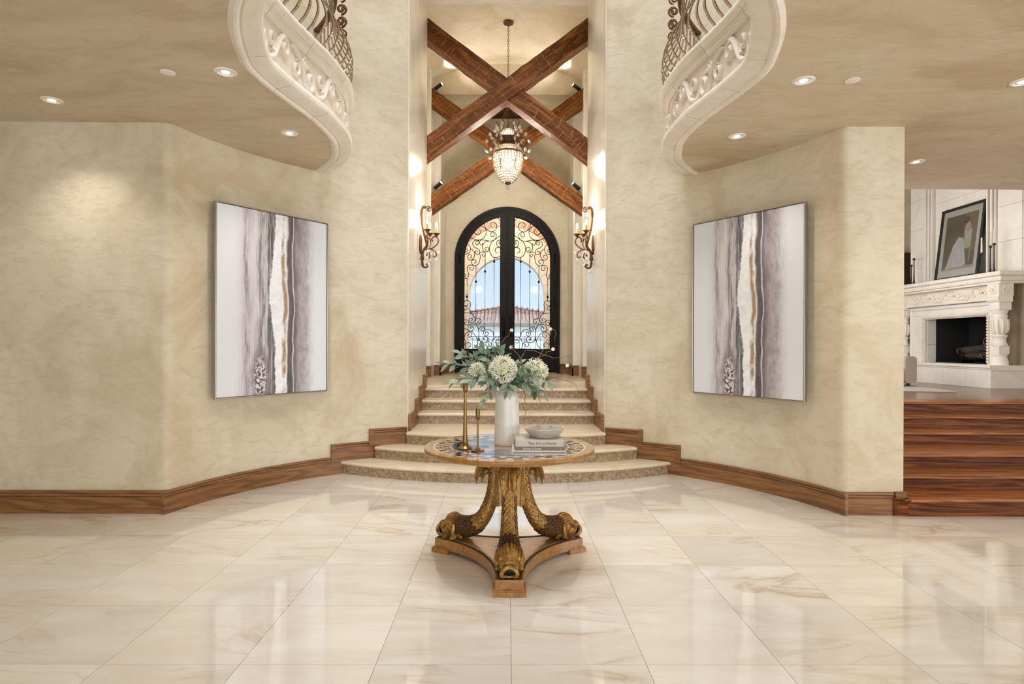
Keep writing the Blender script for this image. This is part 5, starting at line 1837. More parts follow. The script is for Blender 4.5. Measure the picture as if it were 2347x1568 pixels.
for pts, dy, bl, lab in TW:
    B0 = Vector((VX, VY, VZ - 0.10))
    tw = thing('curly_twig', lab, 'twig', B0, (0, 0, 0), 'dry curly twigs in the vase')
    P = [Vector((0, 0, 0))] + [wpt(x, y, dy * (0.4 + 0.6 * k / len(pts))) - B0 for k, (x, y) in enumerate(pts)]
    P = catmull(P, 6)
    for k, p in enumerate(P):
        if k > 6: p += Vector((0.004 * math.sin(k * 1.3), 0.006 * math.sin(k * 0.9), 0.003 * math.cos(k * 1.1)))
    MB().tube(P, [0.0032 - 0.0018 * k / len(P) for k in range(len(P))], 5).build('twig_stem', MAT['twig'], tw, smooth=60)
    for (bx, by) in bl:
        c = wpt(bx, by, dy) - B0
        mb = MB()
        for j in range(6):
            a = 2 * PI * j / 6
            o = Vector((math.cos(a), -0.35, math.sin(a)))
            s = Vector((-math.sin(a), 0, math.cos(a)))
            mb.add([c, c + o * 0.008 + s * 0.005, c + o * 0.015, c + o * 0.008 - s * 0.005], [(0, 1, 2, 3)])
        mb.ball(c, 0.004, 6, 4)
        mb.build('blossom', MAT['petal'], tw)

# ------------------------------------------------------------------ candlesticks, books, bowl
def candlestick(px, y, prof, label):
    t_ = thing('candlestick', label, 'candlestick', ((px - 1161.5) * y / F_PX, y, TT), (0, 0, 0), 'brass candlesticks on the table')
    cupi = prof['split']
    MB().lathe(prof['base'], 32).build('base', MAT['brass'], t_, smooth=40)
    MB().lathe(prof['shaft'], 20).build('shaft', MAT['brass'], t_, smooth=40)
    MB().lathe(prof['cup'], 20).build('cup', MAT['brass'], t_, smooth=40)
    return t_
candlestick(1067.5, 3.85, dict(split=0, base=[(0, 0), (0.045, 0), (0.047, 0.006), (0.043, 0.012), (0.030, 0.018), (0.020, 0.032), (0.016, 0.05), (0, 0.05)],
            shaft=[(0.0165, 0.045), (0.014, 0.08), (0.012, 0.16), (0.010, 0.26), (0.0085, 0.34), (0.008, 0.362)],
            cup=[(0.0, 0.36), (0.009, 0.362), (0.015, 0.374), (0.0165, 0.385), (0.0165, 0.415), (0.0185, 0.418), (0.0185, 0.421), (0.013, 0.421), (0.012, 0.39), (0, 0.39)]),
            'tall brass candlestick at the left of the table')
candlestick(1096.5, 3.775, dict(split=0, base=[(0, 0), (0.041, 0), (0.0425, 0.004), (0.040, 0.008), (0.022, 0.013), (0.009, 0.022), (0.006, 0.035), (0, 0.035)],
            shaft=[(0.006, 0.03), (0.0055, 0.10), (0.0055, 0.19), (0.006, 0.2)],
            cup=[(0.0, 0.195), (0.007, 0.197), (0.012, 0.206), (0.0135, 0.225), (0.0145, 0.262), (0.015, 0.266), (0.011, 0.266), (0.010, 0.235), (0, 0.235)]),
            'short brass candlestick with a slim stem, right of the tall one')

MAT['paper'] = plain('page_paper', srgb(226, 218, 204), 0.8, var=0.05, vscale=60)
def text_part(s, size, loc, m, parent, name, align='CENTER', shear=0.0):
    cu = bpy.data.curves.new(name, 'FONT')
    cu.body = s
    cu.size = size
    cu.align_x = align
    cu.align_y = 'CENTER'
    cu.shear = shear
    cu.extrude = 0.0002
    tmp = bpy.data.objects.new(name, cu)
    C.objects.link(tmp)
    dg = bpy.context.evaluated_depsgraph_get()
    me = bpy.data.meshes.new_from_object(tmp.evaluated_get(dg))
    bpy.data.objects.remove(tmp)
    me.materials.clear()
    me.materials.append(m)
    o = link(name, me, parent)
    o.location = loc
    o.rotation_euler = (PI / 2, 0, 0)
    return o
def book(x0, x1, y0, y1, z0, th, col, label, rot=0.0):
    m = plain('book_cover', col, 0.45, var=0.03, vscale=20)
    cx, cy = (x0 + x1) / 2, (y0 + y1) / 2
    b = thing('book', label, 'book', (cx, cy, z0), (0, 0, rot), 'books stacked under the bowl')
    hx, hy = (x1 - x0) / 2, (y1 - y0) / 2
    MB().box(-hx + 0.004, hx - 0.004, -hy + 0.004, hy - 0.004, 0.0025, th - 0.0025).build('page_block', MAT['paper'], b)
    MB().cbox(-hx, hx, -hy, hy, 0, 0.0025, 0.0006).build('back_cover', m, b)
    MB().cbox(-hx, hx, -hy, hy, th - 0.0025, th, 0.0006).build('front_cover', m, b)
    MB().cbox(-hx, hx, -hy - 0.001, -hy + 0.003, 0, th, 0.0008).build('spine', m, b)
    return b, hx, hy, th
BX = lambda px, y: (px - 1161.5) * y / F_PX
b1, hx, hy, th = book(BX(1175.5, 3.66), BX(1298.5, 3.66), 3.655, 3.93, TT, 0.024, srgb(226, 220, 210), 'off-white book at the bottom of the stack under the bowl')
MB().cbox(-hx + 0.006, hx - 0.002, -hy - 0.0016, -hy + 0.0, 0.0075, 0.019, 0.0004).build('spine_band', plain('grey_spine_band', srgb(142, 132, 118), 0.5), b1, label='dark grey spine band')
b2, hx, hy, th = book(BX(1181, 3.66), BX(1297, 3.66), 3.665, 3.93, TT + 0.0242, 0.021, srgb(118, 104, 92), 'taupe book lettered Shrines of Power in the middle of the stack', -0.01)
MAT['ink'] = plain('dark_ink', srgb(62, 58, 52), 0.6)
MAT['ink_w'] = plain('pale_ink', srgb(236, 232, 224), 0.6)
text_part('Shrines of Power', 0.0165, (-0.045, -hy - 0.0013, 0.0105), MAT['ink_w'], b2, 'title_lettering', shear=0.25)
MB().box(hx - 0.026, hx - 0.0248, -hy - 0.0014, -hy, 0.003, 0.018).build('spine_rule', MAT['ink_w'], b2)
b3, hx, hy, th = book(BX(1182.5, 3.69), BX(1292.5, 3.69), 3.675, 3.945, TT + 0.0454, 0.040, srgb(198, 190, 176), 'greige book lettered The Art of Home on top of the stack', 0.012)
text_part('The Art', 0.0255, (-0.073, -hy - 0.0013, 0.020), MAT['ink'], b3, 'title_lettering', 'LEFT')
text_part('of', 0.022, (0.0135, -hy - 0.0013, 0.020), MAT['ink'], b3, 'title_lettering', 'LEFT', 0.3)
text_part('Home', 0.0255, (0.0375, -hy - 0.0013, 0.020), MAT['ink'], b3, 'title_lettering', 'LEFT')
MB().prism([(hx - 0.016, 0.012), (hx - 0.012, 0.017), (hx - 0.011, 0.021), (hx - 0.012, 0.025), (hx - 0.016, 0.030), (hx - 0.0135, 0.025), (hx - 0.0128, 0.021), (hx - 0.0135, 0.017)], -hy - 0.0014, -hy - 0.0005, 'y').build('publisher_mark', MAT['ink'], b3)
MB().box(-hx + 0.012, -hx + 0.0128, -hy - 0.0014, -hy, 0.008, 0.033).box(-hx + 0.016, -hx + 0.0168, -hy - 0.0014, -hy, 0.008, 0.033).build('author_lettering', plain('faint_ink', srgb(160, 152, 138), 0.6), b3)
MAT['bowl'] = m_marble('grey_marble_bowl', srgb(206, 198, 186), srgb(122, 116, 108), srgb(186, 177, 162), 0.35, rnd=False, scale=9)
bowl = thing('marble_bowl', 'shallow grey veined marble bowl on top of the books', 'bowl', (BX(1249, 3.82), 3.82, TT + 0.0856))
MB().lathe([(0, 0.0), (0.080, 0.0), (0.086, 0.003), (0.108, 0.028), (0.128, 0.052), (0.132, 0.057), (0.130, 0.0595), (0.122, 0.057)], 48, caps=False).build('bowl_body', MAT['bowl'], bowl, smooth=50)
MB().lathe([(0.122, 0.057), (0.108, 0.040), (0.085, 0.020), (0.05, 0.012), (0, 0.010)], 48, caps=False).build('bowl_inside', MAT['bowl'], bowl, smooth=50)

# ------------------------------------------------------------------ wooden stair to the living room
LF = 0.806
ws = sroot('floor_wood_stair')
ZS = [0.156, 0.286, 0.416, 0.546, 0.676, 0.806]
YS = [5.08, 5.37, 5.72, 6.28, 6.59, 6.91]
XL, XR = 3.40, 9.0
for k in range(6):
    z1 = ZS[k]
    z0 = ZS[k - 1] if k else 0.0
    xl = XL if k else XL + 0.012
    y1 = YS[k + 1] + 0.03 if k < 5 else 7.3
    MB().box(xl, XR, YS[k], YS[k] + 0.02, z0, z1 - 0.032).build('riser_board', MAT['walnut_shaded'], ws)
    n = 10
    pr = [(y1, z1), (YS[k] - 0.026, z1)] + [(YS[k] - 0.026 - 0.016 * math.sin(PI * j / 8), z1 - 0.016 + 0.016 * math.cos(PI * j / 8)) for j in range(1, 8)] + [(YS[k] - 0.026, z1 - 0.032), (y1, z1 - 0.032)]
    MB().prism(pr, xl - (0.0 if k else 0.0), XR, 'x').build('tread_board', MAT['walnut'], ws, smooth=35)
# angled starting step return and plinth block at the wall end
MB().prism([(XL - 0.10, WY - 0.03), (XL - 0.075, WY - 0.045), (XL + 0.012, YS[0] - 0.005), (XL + 0.012, WY + 0.15), (XL - 0.10, WY)], 0, ZS[0] - 0.032).build('return_riser', MAT['walnut_shaded'], ws)
MB().tube([(XL - 0.10, WY - 0.04, ZS[0] - 0.016), (XL + 0.012, YS[0] - 0.016, ZS[0] - 0.016)], 0.017, 10).build('return_nosing', MAT['walnut'], ws, smooth=50)
MB().cbox(XL - 0.085, XL + 0.01, WY - 0.035, WY + 0.2, ZS[0] - 0.02, BH + 0.005, 0.004).build('plinth_block', MAT['base'], ws)

# ------------------------------------------------------------------ living room shell
struct(MB().box(XL, 9.2, 7.3, 13.2, LF - 0.1, LF).build('floor_living', MAT['wfloor']))
struct(MB().box(8.60, 8.75, 7.15, 13.2, 0, 6.3).build('wall_living_right', MAT['plaster']))
struct(MB().box(XL, 9.2, 13.0, 13.2, 0, 6.3).build('wall_living_back', MAT['plaster']))
struct(MB().box(XL, 9.2, 7.15, 13.2, 6.3, 6.4).build('ceiling_living', MAT['plaster']))
struct(MB().box(XL, 9.2, 7.16, 7.25, SOF + 0.42, TOP).build('wall_living_upper', MAT['plaster']))

# chimney breast of limestone blocks
X_BR, X_SU, X_CO, X_MA, X_HE = 7.82, 7.65, 7.54, 7.42, 7.35
FZ1, FZ2 = 9.08, 11.60
FC = (FZ1 + FZ2) / 2
HT, MU, MT = 1.158, 2.413, 2.593      # hearth top, mantel underside, mantel top
cb = sroot('wall_chimney')
MB().box(X_BR + 0.06, 8.60, FZ1 + 0.01, FZ2 - 0.01, 2.05, 6.3).box(X_BR + 0.06, 8.60, FZ1 + 0.01, 9.45, LF, 2.05).box(X_BR + 0.06, 8.60, 11.06, FZ2 - 0.01, LF, 2.05).build('core', MAT['grout'], cb)
def blk(y0, y1, z0, z1, x=X_BR, d=0.1, nm='block', m='stone'):
    MB().cbox(x, x + d, y0 + 0.0015, y1 - 0.0015, z0 + 0.0015, z1 - 0.0015, 0.002).build(nm, MAT[m], cb)
z = MT
rows = [MT, 3.10, 3.66, 4.22, 4.78, 5.34, 5.9, 6.3]
for a, b in zip(rows, rows[1:]):
    blk(FZ1, FZ1 + 0.46, a, b)
    blk(FZ2 - 0.46, FZ2, a, b)
r2_ = [MT]
while r2_[-1] < 6.0: r2_.append(r2_[-1] + 0.29)
r2_.append(6.3)
for k, (a, b) in enumerate(zip(r2_, r2_[1:])):
    cuts = [FZ1 + 0.62, FC - 0.28 + 0.3 * (k % 2), FC + 0.35 - 0.28 * (k % 2), FZ2 - 0.62]
    for c, d in zip(cuts, cuts[1:]): blk(c, d, a, b, X_BR + 0.035)
for c in (FZ1 + 0.54, FZ2 - 0.54):
    for off, w_, pr in ((-0.07, 0.025, 0.03), (-0.03, 0.03, 0.055), (0.01, 0.025, 0.035), (0.05, 0.03, 0.06)):
        MB().cbox(X_BR - pr, X_BR + 0.05, c + off, c + off + w_, MT, 6.3, 0.006).build('pilaster_rib', MAT['stone'], cb)
# end face of the breast
for a, b in zip(rows, rows[1:]):
    MB().cbox(X_BR + 0.02, 8.6, FZ1 - 0.012, FZ1 + 0.05, a + 0.003, b - 0.003, 0.003).build('block', MAT['stone'], cb)

# fireplace
fp = thing('fireplace', 'carved white limestone fireplace with columns and raised hearth', 'fireplace', (X_SU, FC, LF))
def F(x, y, z): return (x - X_SU, y - FC, z - LF)
def fbox(x0, x1, y0, y1, z0, z1, nm, m='stone', c=0.003):
    a, b = F(x0, y0, z0), F(x1, y1, z1)
    return MB().cbox(a[0], b[0], a[1], b[1], a[2], b[2], c).build(nm, MAT[m], fp)
n = 5
for k in range(n):
    y0 = FZ1 + (FZ2 - FZ1) * k / n
    fbox(X_HE, X_HE + 0.1, y0 + 0.002, y0 + (FZ2 - FZ1) / n - 0.002, LF, HT - 0.075, 'hearth_block')
fbox(X_HE + 0.1, 8.6, FZ1 + 0.002, FZ1 + 0.1, LF, HT - 0.075, 'hearth_block')
fbox(X_HE + 0.1, 8.6, FZ1 + 0.1, FZ2 - 0.002, LF, HT - 0.08, 'hearth_core', 'grout')
for k in range(4):
    y0 = FZ1 - 0.02 + (FZ2 - FZ1 + 0.04) * k / 4
    y1 = y0 + (FZ2 - FZ1 + 0.04) / 4
    prof = [(X_HE + 0.0, HT - 0.075), (X_HE - 0.012, HT - 0.060), (X_HE - 0.012, HT - 0.045), (X_HE - 0.03, HT - 0.038), (X_HE - 0.034, HT - 0.02), (X_HE - 0.028, HT - 0.004), (X_HE - 0.015, HT), (8.6, HT), (8.6, HT - 0.075)]
    MB().prism([(x - X_SU, zz - LF) for x, zz in prof], y0 + 0.0015 - FC, y1 - 0.0015 - FC, 'y').build('hearth_slab', MAT['stone'], fp, smooth=40)
OY0, OY1, OZ1 = 9.54, 10.97, 1.926
SY0, SY1 = FZ1 + 0.28, FZ2 - 0.28
OZ0 = HT + 0.012
# surround: jamb and lintel stones with an outer raised molding
fbox(X_SU, X_SU + 0.1, SY0, OY0 - 0.07, HT, OZ1 + 0.073, 'jamb_stone')
fbox(X_SU, X_SU + 0.1, OY1 + 0.07, SY1, HT, OZ1 + 0.073, 'jamb_stone')
for a, b in ((SY0, FC - 0.25), (FC - 0.25, FC + 0.5), (FC + 0.5, SY1)):
    fbox(X_SU, X_SU + 0.1, a + 0.001, b - 0.001, OZ1 + 0.075, 2.16, 'lintel_stone')
for y0, y1, z0, z1 in ((SY0 - 0.01, SY1 + 0.01, 2.10, 2.165), (SY1 - 0.06, SY1 + 0.01, HT, 2.10), (SY0 - 0.01, SY0 + 0.06, HT, 2.10)):
    fbox(X_SU - 0.03, X_SU + 0.02, y0, y1, z0, z1, 'outer_molding', 'stone', 0.01)
# rope molding round the opening
def rope(p0, p1, nm):
    p0, p1 = Vector(F(*p0)), Vector(F(*p1))
    L = (p1 - p0).length
    nb = int(L / 0.045)
    mb = MB()
    d = (p1 - p0).normalized()
    for k in range(nb):
        c = p0 + d * (L * (k + 0.5) / nb)
        Mr = Matrix.Rotation(0.6, 3, 'X')
        mb.ball(c, 0.03, 6, 4, (0.9, 0.62, 1.1) if abs(d.y) > 0.5 else (0.9, 1.1, 0.62), Mr)
    mb.build(nm, MAT['carve'], fp, smooth=60)
rope((X_SU - 0.005, OY0 - 0.03, OZ1 + 0.04), (X_SU - 0.005, OY1 + 0.03, OZ1 + 0.04), 'rope_molding')
rope((X_SU - 0.005, OY0 - 0.035, HT + 0.02), (X_SU - 0.005, OY0 - 0.035, OZ1), 'rope_molding')
rope((X_SU - 0.005, OY1 + 0.035, HT + 0.02), (X_SU - 0.005, OY1 + 0.035, OZ1), 'rope_molding')
for a in ((OY0 - 0.075, OY1 + 0.075, OZ1 + 0.004, OZ1 + 0.078), (OY0 - 0.072, OY0 - 0.002, HT, OZ1), (OY1 + 0.002, OY1 + 0.072, HT, OZ1)):
    fbox(X_SU + 0.005, X_SU + 0.06, *a, 'rope_backing')
# firebox
fire = MB()
def fq(*pts): fire.add([F(*p) for p in pts], [(0, 1, 2, 3)])
XB = X_SU + 0.75
MAT['soot'] = plain('soot_black', srgb(16, 14, 13), 0.85, bump=0.3, bscale=40)
fq((X_SU + 0.22, OY0, HT), (XB, OY0 + 0.1, HT), (XB, OY0 + 0.1, OZ1 + 0.1), (X_SU + 0.22, OY0, OZ1 + 0.1))
fq((X_SU + 0.22, OY1, HT), (XB, OY1 - 0.1, HT), (XB, OY1 - 0.1, OZ1 + 0.1), (X_SU + 0.22, OY1, OZ1 + 0.1))
fq((XB, OY0, HT), (XB, OY1, HT), (XB, OY1, OZ1 + 0.1), (XB, OY0, OZ1 + 0.1))
fq((X_SU + 0.1, OY0 - .1, OZ1 + 0.09), (XB, OY0 - .1, OZ1 + 0.09), (XB, OY1 + .1, OZ1 + 0.09), (X_SU + 0.1, OY1 + .1, OZ1 + 0.09))
fq((X_SU + 0.16, OY0, HT + 0.006), (XB, OY0, HT + 0.006), (XB, OY1, HT + 0.006), (X_SU + 0.16, OY1, HT + 0.006))
fire.build('firebox', MAT['soot'], fp)
for y0, y1 in ((OY1, OY1 + 0.08), (OY0 - 0.08, OY0)):
    for z0, z1 in ((HT, HT + 0.32), (HT + 0.323, OZ1 + 0.02)):
        fbox(X_SU + 0.06, X_SU + 0.22, y0, y1, z0, z1, 'reveal_stone')
# frieze with scrolls
fbox(X_SU - 0.06, X_SU + 0.15, FZ1 + 0.16, FZ2 - 0.16, 2.165, MU - 0.002, 'frieze_panel', 'frieze')
fbox(X_SU - 0.09, X_SU + 0.1, FZ1 + 0.15, FZ2 - 0.15, 2.165, 2.195, 'frieze_fillet', 'stone', 0.008)
s = FZ1 + 0.42
k = 0
while s < FZ2 - 0.38:
    mb = MB()
    for pts, rad in scroll2d(k % 2, 0.4):
        mb.tube([F(X_SU - 0.062, s + u * 0.92, 2.30 + v * 0.95) for u, v in pts], (rad if len(rad) == len(pts) else [rad[0]] * len(pts)), 6)
    mb.build('carved_scroll', MAT['carve'], fp, smooth=60)
    s += 0.30
    k += 1
# mantel shelf
def slab(x, z0, z1, ov, nm, c=0.006):
    fbox(x, 8.6, FZ1 - ov, FZ2 + ov, z0, z1, nm, 'stone', c)
slab(X_MA + 0.07, MU, MU + 0.035, 0.0, 'mantel_bed')
slab(X_MA + 0.04, MU + 0.036, MU + 0.110, 0.03, 'mantel_band')
slab(X_MA, MU + 0.111, MT, 0.07, 'mantel_shelf', 0.012)
mb = MB()
nb = 46
for k in range(nb):
    c = F(X_MA + 0.042, FZ1 - 0.01 + (FZ2 - FZ1 + 0.02) * (k + 0.5) / nb, MU + 0.073)
    mb.ball(c, 0.024, 6, 4, (0.6, 0.9, 1.1))
mb.build('egg_molding', MAT['carve'], fp, smooth=60)
mb = MB()
for k in range(14):
    mb.ball(F(X_MA + 0.06 + 0.05 * k, FZ1 - 0.032, MU + 0.073), 0.022, 6, 4, (0.9, 0.5, 1.1))
mb.build('egg_molding', MAT['carve'], fp, smooth=60)
# columns
col_prof = [(0.0, 0.0), (0.115, 0.0), (0.115, 0.05), (0.10, 0.09), (0.085, 0.16), (0.10, 0.185), (0.10, 0.20), (0.07, 0.205)]
def column(yc):
    cr = link('column', None, fp)
    o = F(X_CO + 0.06, yc, HT)
    def L(prof, nm, m='stone', n_=20): MB().lathe([(r, z_) for r, z_ in prof], n_, o).build(nm, MAT[m], cr, smooth=40)
    L([(0, 0), (0.11, 0), (0.11, 0.05), (0.104, 0.08), (0.088, 0.13), (0.098, 0.15), (0.098, 0.17), (0, 0.17)], 'pedestal')
    a = Vector(o)
    MB().cbox(a.x - 0.085, a.x + 0.085, a.y - 0.085, a.y + 0.085, a.z + 0.17, a.z + 0.30, 0.008).build('panel_block', MAT['stone'], cr)
    MB().cbox(a.x - 0.089, a.x - 0.08, a.y - 0.05, a.y + 0.05, a.z + 0.195, a.z + 0.275, 0.004).build('raised_panel', MAT['carve'], cr)
    L([(0, 0.30), (0.098, 0.30), (0.10, 0.325), (0.085, 0.345), (0.075, 0.40), (0.088, 0.43), (0.098, 0.445), (0.095, 0.465), (0.07, 0.475), (0.078, 0.50), (0.100, 0.56), (0.104, 0.63), (0.094, 0.70), (0.085, 0.715), (0.095, 0.735), (0.098, 0.76), (0.085, 0.785), (0.10, 0.81), (0.105, 0.845), (0, 0.845)], 'baluster_shaft')
    mb = MB()
    for k in range(10):
        an = 2 * PI * k / 10
        pts = [(a.x + r * math.cos(an), a.y + r * math.sin(an), a.z + zz) for r, zz in ((0.080, 0.49), (0.102, 0.56), (0.108, 0.63), (0.102, 0.69), (0.115, 0.70))]
        mb.tube(catmull(pts, 4), [0.018 - 0.0007 * j for j in range(17)], 6)
    mb.build('acanthus_leaves', MAT['carve'], cr, smooth=60)
    MB().cbox(a.x - 0.10, a.x + 0.10, a.y - 0.105, a.y + 0.105, HT - LF + 0.845, HT - LF + 0.97, 0.01).build('neck_block', MAT['stone'], cr)
    pr = [(-0.10, 0.97), (-0.125, 1.0), (-0.13, 1.04), (-0.11, 1.06), (0.1, 1.06), (0.1, 0.97)]
    MB().prism([(a.x + u, HT - LF + v) for u, v in pr], a.y - 0.12, a.y + 0.12, 'y').build('bracket', MAT['stone'], cr)
    MB().cbox(a.x - 0.11, a.x + 0.12, a.y - 0.115, a.y + 0.115, HT - LF + 1.06, MU - LF, 0.004).build('rosette_block', MAT['stone'], cr)
    for fx, fy in ((-1, 0), (0, -1)):
        mb = MB()
        for k in range(8):
            an = 2 * PI * k / 8
            u, v = 0.045 * math.cos(an), 0.045 * math.sin(an)
            c = (a.x - 0.112, a.y + u, HT - LF + 1.155 + v) if fx else (a.x + u, a.y - 0.117, HT - LF + 1.155 + v)
            mb.ball(c, 0.026, 6, 4, (0.4, 1, 1) if fx else (1, 0.4, 1))
        c = (a.x - 0.118, a.y, HT - LF + 1.155) if fx else (a.x, a.y - 0.122, HT - LF + 1.155)
        mb.ball(c, 0.02, 6, 4)
        mb.build('rosette', MAT['carve'], cr, smooth=60)
column(FZ1 + 0.14)
column(FZ2 - 0.14)
# logs, grate and screen
MAT['bark'] = plain('charred_bark', srgb(58, 46, 36), 0.9, var=0.6, vscale=18, bump=0.8, bscale=30)
MAT['logend'] = plain('cut_log_end', srgb(206, 160, 104), 0.8, var=0.25, vscale=14)
def log(p0, p1, r, label, seed):
    t_ = thing('fire_log', label, 'log', p0, (0, 0, 0), 'logs in the fireplace')
    d = Vector(p1) - Vector(p0)
    P = [d * (k / 8) for k in range(9)]
    rr = random.Random(seed)
    MB().tube(P, [r * rr.uniform(0.85, 1.1) for _ in P], 9).jitter(0.012, 14).build('bark', MAT['bark'], t_, smooth=50)
    e = -d.normalized()
    MB().tube([e * 0.0, e * 0.008], r * 0.9, 9).build('cut_end', MAT['logend'], t_)
    e = -e
    MB().tube([d, d + e * 0.008], r * 0.9, 9).build('cut_end', MAT['logend'], t_)
GZ = HT + 0.10
log((X_SU + 0.24, 10.42, GZ + 0.11), (X_SU + 0.36, 9.60, GZ + 0.20), 0.062, 'upper fire log with a pale cut end facing out', 1)
log((X_SU + 0.26, 10.36, GZ + 0.03), (X_SU + 0.34, 9.62, GZ + 0.04), 0.055, 'lower fire log lying along the grate', 2)
log((X_SU + 0.15, 9.80, GZ + 0.04), (X_SU + 0.17, 9.59, GZ + 0.15), 0.035, 'short fire log leaning at the column end of the grate', 3)
gr = thing('fire_grate', 'black iron grate under the fire logs', 'grate', (X_SU + 0.32, 10.0, HT + 0.006))
for k in range(9):
    MB().tube(catmull([(-0.14, -0.4 + 0.1 * k, 0.10), (-0.12, -0.4 + 0.1 * k, 0.05), (0.12, -0.4 + 0.1 * k, 0.05), (0.14, -0.4 + 0.1 * k, 0.12)], 3), 0.008, 5).build('bar', MAT['iron'], gr)
for y in (-0.35, 0.35):
    MB().box(-0.12, 0.12, y - 0.008, y + 0.008, 0, 0.05).build('leg', MAT['iron'], gr)
pk = thing('fireback', 'dark cast iron fireback standing at the rear of the firebox', 'fireback', (X_SU + 0.66, 10.35, HT + 0.006))
MB().prism([(-0.22, 0), (0.22, 0), (0.22, 0.36), (0.12, 0.42), (0.0, 0.50), (-0.12, 0.42), (-0.22, 0.36)], 0, 0.025, 'x').build('plate', MAT['iron'], pk)
mb = MB()
for k in range(14): mb.ball((-0.004, -0.19 + 0.029 * k, 0.27), 0.008, 5, 3)
mb.tube([(-0.004, 0.07 * math.cos(2 * PI * k / 16), 0.37 + 0.07 * math.sin(2 * PI * k / 16)) for k in range(17)], 0.008, 5)
mb.build('relief', MAT['white_metal'], pk, smooth=60)

# ------------------------------------------------------------------ things on the mantel
def mant(px): return X_MA + 0.19, (X_MA + 0.19) * F_PX / (px - 1161.5)
def mantel_candle(px, hold, tip, thick, label):
    x, y = mant(px)
    sc_ = y / F_PX
    hh = (CAM_H + (791 - (hold - 4.2)) * sc_) - MT
    ct = (CAM_H + (791 - (tip - 4.2)) * sc_) - MT
    t_ = thing('mantel_candlestick', label, 'candlestick', (x, y, MT), (0, 0, 0), 'black candlesticks on the mantel')
    MB().lathe([(0, 0), (0.045, 0), (0.045, 0.008), (0.025, 0.02), (0.014, 0.06), (0, 0.06)], 16).build('base', MAT['black'], t_, smooth=40)
    MB().lathe([(0.014, 0.05), (0.009, hh * 0.5), (0.008, hh - 0.04), (0.02, hh - 0.03), (0.024, hh - 0.012), (0.020, hh), (0, hh)], 14).build('stem', MAT['black'], t_, smooth=40)
    MB().lathe([(0, hh), (thick, hh), (thick * 0.8, ct - 0.01), (0.002, ct)], 10).build('taper', MAT['wax'], t_, smooth=40)
mantel_candle(2092.5, 607, 582, 0.009, 'shorter black candlestick of the pair at the far end of the mantel')
mantel_candle(2098.5, 592, 566, 0.009, 'taller black candlestick of the pair at the far end of the mantel')
mantel_candle(2254.5, 578, 543, 0.013, 'short black candlestick with a thick candle beside the framed print')
mantel_candle(2275.0, 562, 527, 0.010, 'middle black candlestick of the three right of the framed print')
mantel_candle(2283.5, 556, 521, 0.009, 'tallest black candlestick, outermost on the mantel')
# framed print leaning on the breast
FX0 = X_MA + 0.22
fy0, fy1 = FX0 * F_PX / (2243.5 - 1161.5), FX0 * F_PX / (2144.0 - 1161.5)
fh = 1.27
lean = math.atan2(X_BR - FX0 - 0.03, fh)
pr_ = thing('framed_print', 'black framed print of a seated figure in a white gown, leaning on the mantel', 'picture', (FX0 + 0.02, (fy0 + fy1) / 2, MT), (0, lean, 0))
# local: x depth (room side is -x), y along, z up
hw = (fy1 - fy0) / 2
FWt = 0.048
MB().cbox(-0.02, 0.02, -hw, -hw + FWt, 0, fh, 0.002).build('frame_rail', MAT['black'], pr_)
MB().cbox(-0.02, 0.02, hw - FWt, hw, 0, fh, 0.002).build('frame_rail', MAT['black'], pr_)
MB().cbox(-0.02, 0.02, -hw + FWt, hw - FWt, 0, FWt, 0.002).build('frame_rail', MAT['black'], pr_)
MB().cbox(-0.02, 0.02, -hw + FWt, hw - FWt, fh - FWt, fh, 0.002).build('frame_rail', MAT['black'], pr_)
MB().box(0.0, 0.012, -hw + FWt, hw - FWt, FWt, fh - FWt).build('mat_board', MAT['white_trim'], pr_)
MB().box(-0.012, -0.010, -hw + FWt, hw - FWt, FWt, fh - FWt).build('glazing', MAT['picture_glass'], pr_)
iw0, iw1 = -hw + 0.14, hw - 0.13
iz0, iz1 = 0.17, fh - 0.15
def PQ(u, v, o=0.0): return (-0.002 - o, iw1 - (iw1 - iw0) * u, iz0 + (iz1 - iz0) * v)
def flat(poly, m, nm, o):
    MB().add([PQ(u, v, o) for u, v in poly], [tuple(range(len(poly)))]).build(nm, m, prt)
prt = link('print', None, pr_)
pm = lambda n_, c, **k: plain(n_, c, 0.6, **k)
flat([(0, 0), (1, 0), (1, 1), (0, 1)], pm('print_dark', srgb(70, 58, 48), var=0.35, vscale=7), 'print_ground', 0.0)
flat([(0.62, 0.35), (1, 0.30), (1, 1), (0.55, 1)], pm('print_curtain', srgb(128, 104, 74), var=0.35, vscale=9), 'print_curtain', 0.0003)
flat([(0, 0.62), (0.58, 0.66), (0.58, 0.80), (0, 0.78)], pm('print_shadow', srgb(40, 36, 34)), 'print_bench', 0.0004)
flat([(0, 0.0), (1, 0.0), (1, 0.05), (0.5, 0.06), (0, 0.02)], pm('print_floor', srgb(190, 176, 158)), 'print_floor', 0.0004)
flat([(0.62, 0.36), (0.86, 0.36), (0.86, 0.55), (0.62, 0.55)], pm('print_chair', srgb(206, 196, 172), var=0.2, vscale=20), 'print_chair', 0.0006)
flat([(0.835, 0.12), (0.86, 0.12), (0.87, 0.55), (0.845, 0.55)], pm('print_chair_leg', srgb(188, 160, 112)), 'print_chair_leg', 0.0007)
gown = [(0.42, 0.56), (0.60, 0.55), (0.66, 0.40), (0.72, 0.22), (0.76, 0.07), (0.62, 0.045), (0.45, 0.05), (0.28, 0.04), (0.10, 0.02), (0.16, 0.10), (0.22, 0.26), (0.30, 0.44)]
flat(gown, pm('print_gown', srgb(222, 220, 220), var=0.15, vscale=16), 'print_gown', 0.0008)
